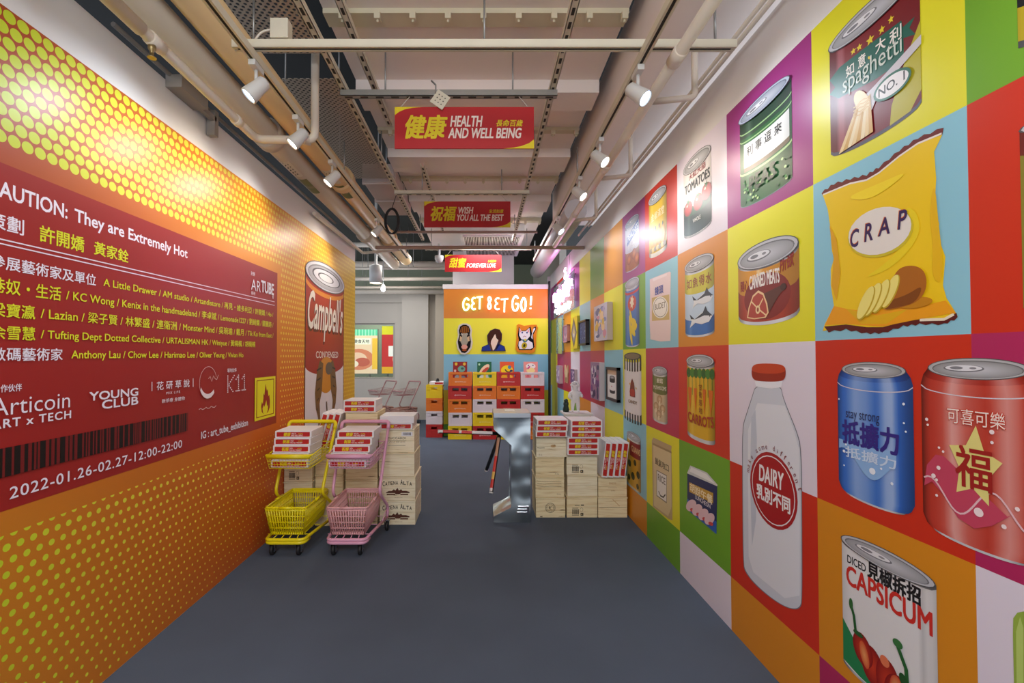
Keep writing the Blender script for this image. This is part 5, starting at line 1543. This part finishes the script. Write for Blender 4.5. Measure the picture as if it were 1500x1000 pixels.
# tufted rugs
def rug(name, label, outline, draw, edge):
    """outline in photo pixels on the display wall"""
    YR = YP - .03
    xs = [ony(YR, *p) for p in outline]
    cx = sum(p[0] for p in xs) / len(xs); cz = sum(p[1] for p in xs) / len(xs)
    t = thing(name, label, 'wall art', (cx, YP, cz), group='tufted pieces on the yellow band')
    b = MB().prism([(x - cx, -.03, z - cz) for x, z in xs], (0, .03, 0))
    b.build('pile', mat('pile_' + name, edge, .9, bump=(220, .3)), t)
    q = Print(lambda u, v, off: (u - cx, -.03 - off, v - cz), .0006); q.pxmap = lambda x, y: ony(YR, x, y)
    draw(q); q.build('tufted_design', print_mat('tufting', .95, .1, bump=(260, .3)), t)
def d_cat(q):
    q.px([(760,478),(763,484),(770,484),(777,478),(779.5,489),(782,479),(785,478),(785,483),(781,490),(782,500),(783,508),(779,512.5),(760,512.5),(758,506),(760,498),(758.5,490)], (20, 22, 30))
    q.px([(761,480),(764,485),(770,485),(775.5,480),(776.5,492),(772,497),(764,497),(760.5,491)], (236, 232, 230))
    q.px([(778,494),(781,482),(783.5,479.5),(784,482),(780.5,488),(780,497)], (232, 230, 232))
    q.px([(760,500),(765,498),(774,498),(780,502),(781,509),(777,511),(761,511),(759.5,506)], (232, 230, 232))
    q.px(pe(768, 506, 4, 5, .3), (190, 170, 40)); q.px(pe(768, 506, 1.6, 2.4, .3), (60, 60, 30)); q.px([(764, 497), (774, 497), (771, 501), (767, 501)], (70, 120, 130)); q.px(pe(769.5, 497.5, 1.6, 1.6), (236, 206, 60))
    for x in (765, 772): q.px(pe(x, 487, 1.2, 1.3), (40, 60, 120))
    q.px([(761.5, 481.5), (763.5, 485), (761.5, 487)], (226, 150, 150)); q.px([(775, 481.5), (772, 485), (775, 487)], (226, 150, 150)); q.line([(766, 493.5), (768.5, 492), (771, 493.5)], .01, (170, 90, 90), True)
rug('tufted_rug', 'tufted white beckoning cat with an orange border on the display wall', [(757,476),(760,474.5),(768,477),(778,475.5),(786,475.5),(788,480),(785.5,490),(785,508),(783,515.5),(778,517.5),(758,515.5),(755,511),(756.5,495)], d_cat, (226, 134, 24))
def d_boy(q):
    q.px([(714,494),(717,486),(724,482),(731,483),(735,490),(734.5,497),(731,501),(718,502),(715,499)], (70, 40, 34))
    q.px([(719.5,499),(724,491),(725.5,489),(727,495),(730,498),(728,504),(724,512),(721,514),(718.5,507)], (238, 214, 190))
    q.px([(705,513.5),(708,507),(716,504.5),(720,512),(724,513.5),(728,511),(732,504.5),(738,507),(740.5,513.5)], (44, 62, 140)); q.px([(717,505),(719,503),(721.5,511),(722,514.3),(719,513)], (96, 66, 48)); q.px([(729,503),(732,505),(728,511),(726,513.5)], (24, 30, 70))
rug('tufted_portrait', 'tufted picture of a dark haired person in a blue jacket on the display wall', [(705,514.5),(706,508),(715,504),(714,499),(713.5,491),(718,484),(725,481),(732,482.5),(735.5,489),(735,498),(732,503.5),(739,507),(741,514)], d_boy, (60, 44, 60))
def d_mask(q):
    q.px([(674,478),(678,475.5),(683,475.5),(687,478),(689,484),(688,490),(690,500),(689,508),(685,514),(681,517),(676,516),(672,509),(670.5,500),(673,490),(672,484)], (32, 28, 28))
    q.px([(675,480),(679,477.5),(683,477.5),(686.5,480),(687,486),(680,489),(674,486)], (150, 90, 40))
    for k in range(4): q.line([(675.5 + 3 * k, 479), (676.5 + 2.6 * k, 487)], .012, (70, 42, 26), True)
    q.px([(678,488),(683,488),(686,500),(683,506),(677,506),(674.5,500)], (170, 160, 140)); q.px([(674,492),(677,494),(675.5,500),(673,499)], (214, 180, 140)); q.px([(684,494),(687.5,492),(688,499),(685.5,500)], (214, 180, 140))
    for x in (676.5, 684): q.px(pe(x, 489.5, 1.4, 1.4), (220, 214, 200)); q.px(pe(x, 489.5, .7, .7), (20, 20, 20))
    q.px(pe(680.3, 508, 4.6, 3.4), (226, 160, 140)); q.px(pe(680.3, 512.5, 3.6, 1.6), (170, 90, 40))
rug('tufted_mask', 'tufted long dark face mask with a pale border on the display wall', [(672,476),(677,473.5),(684,473.5),(689,476),(691.5,483),(690.5,491),(692.5,501),(691,510),(686,516.5),(681,519),(675,518),(670,511),(668.5,501),(671,491),(670,483)], d_mask, (214, 206, 190))

# ============================================================ bottle crates
CW, CH, CD = .424, .2405, .29
COLS = {'orange': (236, 122, 26), 'yellow': (246, 212, 8), 'red': (196, 38, 34), 'white': (232, 218, 220)}
CM = {k: mat('crate_' + k, c, .4) for k, c in COLS.items()}
TXTC = {'orange': (248, 208, 180), 'yellow': (250, 234, 130), 'red': (246, 206, 206), 'white': (226, 212, 216)}
def crate_proto(col):
    t = thing('bottle_crate', 'x', 'crate', (0, 0, 0))
    b = MB(); w, d, h = CW, CD, CH
    H0, H1 = h * .60, h * .82
    for s, yy in ((-1, -d / 2), (1, d / 2)):
        y0, y1 = min(yy, yy - s * .008), max(yy, yy - s * .008)
        b.box((-w / 2 + .01, y0, .012), (w / 2 - .01, y1, H0)).box((-w / 2 + .01, y0, H1), (w / 2 - .01, y1, h - .016))
        for xa, xb in ((-w / 2 + .01, -.135), (-.022, .022), (.135, w / 2 - .01)):
            b.box((xa, y0, H0), (xb, y1, H1))
        f0, f1 = (y0 - .006, y0 + .002) if s < 0 else (y1 - .002, y1 + .006)
        b.box((-w / 2, f0, h - .034), (w / 2, f1, h), .003).box((-w / 2, f0, 0), (w / 2, f1, .020), .003)
        for xa in (-w / 2, w / 2 - .03):
            b.box((xa, f0, .016), (xa + .03, f1, h - .03), .003)
        for xa in (-.150, .142):
            b.box((xa, f0 + .002, .02), (xa + .008, f1 - .002, h * .9), .001)
    for s in (-1, 1):
        x0, x1 = sorted((s * w / 2, s * (w / 2 - .010)))
        b.box((x0, -d / 2, 0), (x1, d / 2, h * .62)).box((x0, -d / 2, h * .82), (x1, d / 2, h)).box((x0, -d / 2, h * .6), (x1, -.055, h * .84)).box((x0, .055, h * .6), (x1, d / 2, h * .84))
        for ya in (-.075, .067):
            b.box((x0 - .004 if s < 0 else x0, ya, .02), (x1 if s < 0 else x1 + .004, ya + .008, h * .9))
        for k in range(4):
            b.box((x0 - .003 if s < 0 else x0, -.06, .03 + .028 * k), (x1 if s < 0 else x1 + .003, .06, .036 + .028 * k))
    b.box((-w / 2 + .005, -d / 2 + .005, .010), (w / 2 - .005, d / 2 - .005, .016))
    b.build('shell', CM[col], t)
    if col != 'white':
        q = Print(lambda u, v, off: (u, -d / 2 - off, v), .0006); q.frame(-w / 2, 0, w / 2, h)
        q.text('@HKWHouse', .27, .24, .75, .345, TXTC[col], .03); q.build('lettering', print_mat('crate_print', .5), t)
    return t
CP = {}
def bottle_crate(col, label, loc, rz=0.0, group='bottle crates stacked against the display wall'):
    if col not in CP:
        CP[col] = crate_proto(col); o = CP[col]; o.location = loc; o.rotation_euler = (0, 0, rz); o['label'] = label; o['group'] = group
        return o
    return copy_thing(CP[col], label, loc, (0, 0, rz), group)
grid = [['yellow', 'white', 'orange', 'red', 'orange'], ['red', 'yellow', 'white', 'orange', 'yellow'], ['yellow', 'orange', 'red', 'orange', 'red'], ['orange', 'red', 'white', 'red', 'white']]
under = ('the crimson picture board', 'the green picture board', 'the yellow fish picture board', 'the pink picture board')
lev = ('on the floor', 'second from the floor', 'in the middle row', 'second from the top', 'in the top row')
for c in range(4):
    for r in range(5):
        dx = (-.008 if c == 0 and r in (0, 2, 3) else 0) + .003 * ((c * 5 + r * 3) % 3 - 1)
        bottle_crate(grid[c][r], f'{grid[c][r]} plastic bottle crate {lev[r]}, column with {under[c]}', (-.624 + CW / 2 + .4335 * c + dx, 8.2 + CD / 2, CH * r))
for r, col in enumerate(('red', 'white', 'orange', 'yellow')):
    bottle_crate(col, f'{col} bottle crate {("on the floor", "second up", "third up", "topmost")[r]} of the end-on stack past the display wall', (-.905, 8.40 + CW / 2, CH * r), PI / 2, 'bottle crates stacked end-on')
t = thing('white_box', 'white box with a red label lying on the end-on yellow crate', 'box', (-.88, 8.62, CH * 4))
MB().box((-.12, -.16, 0), (.14, .16, .055), .002).build('carton', BOXM, t)
MB().box((-.02, -.1605, .012), (.13, -.1602, .045)).build('label_strip', mat('label_red', (184, 36, 32), .5), t)
t = thing('tape_dispenser', 'small black gadget on the white box over the end-on crates', 'gadget', (-.86, 8.58, CH * 4 + .055))
MB().box((-.03, -.03, 0), (.03, .03, .03), .004).lathe([(.0, .0), (.022, .0), (.026, .02), (.0, .04)], 12, Matrix.Translation((.0, 0, .028))).build('body', RUB, t)
def board(label, x, bg, draw):
    t = thing('picture_board', label, 'picture', (x, 8.30, CH * 4 + .017), group='picture boards standing in the top crates')
    t.rotation_euler = (-.10, 0, 0)
    MB().box((-.13, 0, 0), (.13, .012, .415), .001).build('board', mat('board_edge', (220, 210, 200), .6), t)
    q = Print(lambda u, v, off: (u, -off, v), .0005); q.frame(-.13, 0, .13, .415).rect(0, 0, 1, 1, bg); draw(q); q.build('painting', ART, t)
def b1(q):
    q.ell(.6, .68, .26, .14, (110, 170, 150)); q.ell(.66, .70, .1, .05, (60, 90, 90)); q.ell(.22, .9, .1, .07, (226, 190, 60)); q.ell(.8, .9, .1, .07, (226, 190, 60)); q.ell(.3, .3, .18, .12, (150, 170, 170)); q.ell(.7, .28, .18, .11, (110, 130, 140)); q.ell(.15, .6, .08, .06, (226, 190, 180))
def b2(q):
    q.ell(.5, .66, .40, .15, (240, 206, 170), rot=.5); q.ell(.55, .62, .28, .08, (196, 70, 50), rot=.45); q.ell(.35, .3, .2, .12, (226, 230, 220)); q.ell(.7, .3, .16, .14, (200, 206, 210)); q.ell(.14, .88, .07, .05, (180, 226, 190)); q.ell(.85, .4, .08, .1, (60, 150, 90))
def b3(q):
    q.ell(.5, .62, .42, .22, (246, 214, 24)); q.ell(.68, .76, .12, .08, (80, 140, 170)); q.line([(.36, .66), (.5, .56), (.66, .54), (.8, .58)], .02, (40, 40, 50)); q.ell(.3, .32, .2, .12, (250, 190, 40)); q.ell(.7, .3, .2, .12, (250, 200, 60)); q.ell(.8, .6, .1, .05, (40, 60, 100))
def b4(q):
    q.ell(.5, .80, .34, .13, (246, 236, 232)); q.ell(.34, .84, .05, .03, (40, 40, 50), 10); q.ell(.66, .84, .05, .03, (40, 60, 90), 10); q.ell(.5, .62, .3, .12, (244, 224, 150)); q.ell(.36, .74, .12, .05, (206, 90, 140), rot=.5); q.ell(.3, .3, .12, .12, (214, 110, 120)); q.ell(.66, .3, .12, .12, (226, 120, 110))
for x_, lab, bg, dr in ((-.627 + CW / 2 - .01, 'crimson picture board with a green figure in the orange crate', (146, 34, 36), b1), (-.193 + CW / 2 + .0, 'green picture board with a peach shape in the yellow crate', (36, 104, 72), b2), (.24 + CW / 2 - .02, 'orange-red picture board with a yellow fish in the red crate', (232, 92, 46), b3), (.674 + CW / 2 - .02, 'pink picture board with a white face in the white crate', (236, 150, 140), b4)):
    board(lab, x_, bg, dr)

# ============================================================ art along the far end of the picture wall
def wall_art(name, label, cat, x0, x1, yt, yb, thick, frame_c, draw, border=0.0, metal=0.0, clear=False):
    """pixel edges of its front face, read along its far edge x0"""
    (u0, v1), (_, v0), (u1, _) = onx(XR - thick, x0, yt), onx(XR - thick, x0, yb), onx(XR - thick, x1, yb)
    t = thing(name, label, cat, (XR, (u0 + u1) / 2, v0))
    W = u0 - u1; Hh = v1 - v0
    if clear:
        MB().box((-thick, -W / 2, 0), (-thick + .006, W / 2, Hh)).build('sheet', frame_c, t)
        for a in (-W / 2 + .04, W / 2 - .04):
            for c in (.04, Hh - .04):
                MB().tube([(-thick, a, c), (0, a, c)], .008, 10).build('stand_off', CHR, t)
        o = -thick
    elif border:
        b = MB()
        b.box((-thick, -W / 2, 0), (0, -W / 2 + border, Hh), .002).box((-thick, W / 2 - border, 0), (0, W / 2, Hh), .002).box((-thick, -W / 2, 0), (0, W / 2, border), .002).box((-thick, -W / 2, Hh - border), (0, W / 2, Hh), .002)
        b.build('frame', frame_c, t)
        MB().box((-thick + .012, -W / 2 + border * .5, border * .5), (-.002, W / 2 - border * .5, Hh - border * .5)).build('backing', BOXM, t); o = -thick + .012
    else:
        MB().box((-thick, -W / 2, 0), (0, W / 2, Hh), .002).build('canvas', frame_c, t); o = -thick
    q = Print(lambda u, v, off: (o - off, W / 2 - u * W, v * Hh), .0006); q.frame(border / W, border / Hh, 1 - border / W, 1 - border / Hh)
    draw(q)
    if q.V: q.build('picture', ART, t)
    return t
CANV = mat('canvas_edge', (206, 190, 190), .7)
def splash(seed, bg, cols, n=26):
    def f(q):
        r = random.Random(seed); q.rect(0, 0, 1, 1, bg)
        for i in range(n):
            cx, cy_ = r.uniform(.12, .88), r.uniform(.12, .88)
            rs = min(r.uniform(.06, .16), cx, 1 - cx); rt = min(r.uniform(.04, .12), cy_, 1 - cy_)
            q.ell(cx, cy_, rs, rt, r.choice(cols), 14); q.off -= EPS * .7
    return f
wall_art('canvas_painting', 'large pale colourful canvas with side edges showing, on the picture wall', 'painting', 870, 889.5, 450, 500, .06, CANV, splash(1, (206, 196, 206), ((186, 170, 200), (240, 230, 236), (220, 150, 170), (230, 190, 90), (150, 150, 190), (244, 206, 160), (110, 110, 150)), 40))
def d_dark(q):
    q.rect(0, 0, 1, 1, (58, 78, 130)); r = random.Random(4)
    for i in range(24): q.ell(r.uniform(.1, .9), r.uniform(.1, .9), r.uniform(.03, .08), r.uniform(.02, .06), r.choice(((90, 116, 170), (40, 54, 100), (130, 150, 190))), 10); q.off -= EPS * .7
wall_art('framed_picture', 'black framed deep blue picture hung beside the yellow diamond panel', 'picture', 847, 858, 471, 506, .05, mat('frame_black', (28, 28, 32), .4), d_dark, .025)
def d_diam(q):
    q.rect(0, 0, 1, 1, (232, 206, 40)); q.poly(((.5, .98), (.95, .5), (.5, .02), (.05, .5)), (110, 90, 80)); q.poly(((.5, .86), (.82, .5), (.5, .14), (.18, .5)), (150, 140, 150)); q.poly(((.5, .7), (.68, .5), (.5, .3), (.32, .5)), (214, 190, 130)); q.ell(.5, .42, .1, .07, (236, 226, 220)); q.line(((.5, .98), (.5, .02)), .012, (70, 60, 60))
wall_art('diamond_panel', 'yellow panel with a dark patterned diamond on the picture wall', 'panel', 836, 845.5, 466, 511, .04, mat('panel_yellow', (226, 200, 40), .5), d_diam)
wall_art('framed_picture', 'small pink framed picture under the pink neon', 'picture', 824.5, 830.5, 477, 502, .05, mat('frame_pink', (200, 140, 150), .5), splash(9, (160, 120, 150), ((120, 90, 120), (206, 170, 180)), 8), .02)
gl = mat('clear_acrylic', (214, 240, 240), .05, trans=.85)
def d_acr(q):
    r = random.Random(8)
    for i in range(9): q.line([(r.uniform(.1, .9), r.uniform(.1, .9)) for _ in range(3)], .012, (150, 206, 206)); q.off -= EPS * .5
wall_art('acrylic_picture', 'pale see-through acrylic picture at the far end of the picture wall', 'picture', 814.5, 823, 468, 518, .05, gl, d_acr, clear=True)
wall_art('canvas_painting', 'narrow purple and grey canvas beside the black framed tin picture', 'painting', 865, 878, 530, 582, .06, CANV, splash(12, (150, 120, 150), ((206, 196, 206), (110, 70, 130), (60, 60, 100), (220, 214, 224), (176, 90, 140)), 30))
def d_tin(q):
    q.rect(0, 0, 1, 1, (206, 178, 150)); q.rect(.0, .0, 1, .84, (232, 228, 226))
    f = q.fr; u0, v0, u1, v1 = f
    q.frame(u0 + .24 * (u1 - u0), v0 + .2 * (v1 - v0), u0 + .78 * (u1 - u0), v0 + .74 * (v1 - v0))
    q.band(0, 1, (240, 238, 236), .08); q.band(.72, 1, (34, 34, 38), .08); q.band(.0, .2, (34, 34, 38), .08); q.lid(1.0, .11, False, tone=(120, 120, 124)); q.ell(.4, .4, .08, .04, (206, 60, 60))
    q.frame(*f)
wall_art('framed_picture', 'black framed drawing of a black and white tin on the picture wall', 'picture', 887, 904, 537, 584, .035, mat('frame_black', (28, 28, 32), .4), d_tin, .03)
wall_art('canvas_painting', 'small tilted grey canvas lowest at the far end of the picture wall', 'painting', 815, 819.5, 535, 560, .06, CANV, splash(20, (176, 150, 180), ((120, 110, 150), (220, 214, 224)), 10))
wall_art('canvas_painting', 'small purple canvas over the white statue', 'painting', 835.5, 841.5, 540, 560, .04, CANV, splash(22, (96, 70, 120), ((150, 120, 160), (206, 190, 206), (50, 40, 70)), 12))
u_, v_z = onx(XR - .02, 829, 547)
t = thing('animal_cutout', 'small beige animal-shaped cutout on the picture wall', 'wall art', (XR, u_, v_z))
oc = [(-.12, .14), (-.04, .06), (.06, .07), (.13, .14), (.15, .02), (.12, -.05), (.11, -.15), (.06, -.15), (.05, -.06), (-.04, -.06), (-.06, -.15), (-.11, -.15), (-.10, -.04), (-.15, .02)]
MB().prism([(-.02, -a, b_) for a, b_ in oc], (.02, 0, 0)).build('board', mat('cutout_beige', (206, 180, 140), .7), t)

# pink neon on a clear board
t = thing('pink_neon_sign', 'pink glowing neon scribble on the far end of the picture wall', 'neon sign', (XR, 7.5, 2.30))
MB().box((-.05, -.95, -.10), (-.044, .95, .45)).build('backboard', gl, t)
pts = []
for i in range(64):
    k = i / 63
    pts.append((-.07, .85 - 1.6 * k + .07 * math.sin(k * 40), .18 + .14 * math.sin(k * 22) * (1 - .3 * k) + .08 * k))
MB().tube(pts, .013, 8).build('neon_tube', glow('neon_pink', (255, 150, 230), 16.0), t)
MB().tube([(-.07, .7 - 1.3 * k / 30, -.02 + .04 * math.sin(k * .9)) for k in range(31)], .012, 8).build('neon_tube', glow('neon_ice', (210, 245, 255), 14.0), t)
MB().tube([(-.07, -.35 + .06 * math.sin(k * .7), .3 + .012 * k) for k in range(24)], .013, 8).build('neon_tube', glow('neon_pink', (255, 150, 230), 16.0), t)
for a in (-.85, .85):
    MB().tube([(-.05, a, .4), (0, a, .4)], .008, 8).build('stand_off', CHR, t)
MB().tube([(-.047, -.5, .45), (-.03, -.52, .6), (-.02, -.45, .8)], .004, 6).build('cord', BOXM, t)

# plinth, statue and small dark figure
t = thing('plinth', 'white plinth with a thin top carrying the white statue', 'plinth', (1.115, 5.48, 0))
MB().box((-.13, -.13, 0), (.13, .13, .80), .003).build('column', WHITE, t)
MB().box((-.165, -.17, .80), (.165, .17, .825), .003).build('top', WHITE, t)
def statue():
    t = thing('statue', 'small white statue of a standing figure on the plinth', 'statue', (1.10, 5.46, .826))
    me = bpy.data.meshes.new('figure')
    V = [(0, 0, .15), (0, 0, .20), (0, 0, .235), (0, -.004, .262), (0, -.006, .30), (0, -.004, .335),
         (-.03, 0, .13), (-.034, -.006, .07), (-.034, -.004, .016), (-.036, -.030, .012),
         (.03, 0, .13), (.034, -.002, .07), (.034, .0, .016), (.038, -.028, .012),
         (-.058, 0, .225), (-.078, -.02, .18), (-.052, -.05, .165), (.058, 0, .225), (.080, -.014, .185), (.062, -.045, .215)]
    E = [(0, 1), (1, 2), (2, 3), (3, 4), (4, 5), (0, 6), (6, 7), (7, 8), (8, 9), (0, 10), (10, 11), (11, 12), (12, 13), (2, 14), (14, 15), (15, 16), (2, 17), (17, 18), (18, 19)]
    Rr = [.044, .046, .038, .022, .044, .036, .030, .024, .017, .014, .030, .024, .017, .014, .024, .019, .014, .024, .019, .014]
    me.from_pydata(V, E, [])
    o = link('figure', me, mat('statue_white', (238, 236, 238), .35), t)
    sk = o.modifiers.new('skin', 'SKIN')
    for v, r in zip(me.skin_vertices[0].data, Rr):
        v.radius = (r, r)
    me.skin_vertices[0].data[0].use_root = True
    sb = o.modifiers.new('sub', 'SUBSURF'); sb.levels = 2; sb.render_levels = 2
    for p_ in o.data.polygons: p_.use_smooth = True
    h = MB()
    r = random.Random(5)
    for i in range(26):
        a, b_ = r.uniform(0, 2 * PI), r.uniform(-.2, 1.4)
        h.ball((.043 * math.cos(a) * math.cos(b_), .008 + .043 * math.sin(a) * math.cos(b_), .318 + .040 * math.sin(b_)), .016, 8)
    h.build('curls', mat('statue_white', (238, 236, 238), .35), t)
statue()
t = thing('figurine', 'little dark green figurine beside the white statue', 'figurine', (1.00, 5.52, .826))
MB().lathe([(.035, 0), (.04, .03), (.028, .07), (.034, .09), (.03, .11), (.014, .13)], 14).build('body', mat('dark_green_glaze', (30, 54, 44), .3), t)
MB().ball((0, 0, .13), .026, 12).build('head', mat('dark_green_glaze', (30, 54, 44), .3), t)
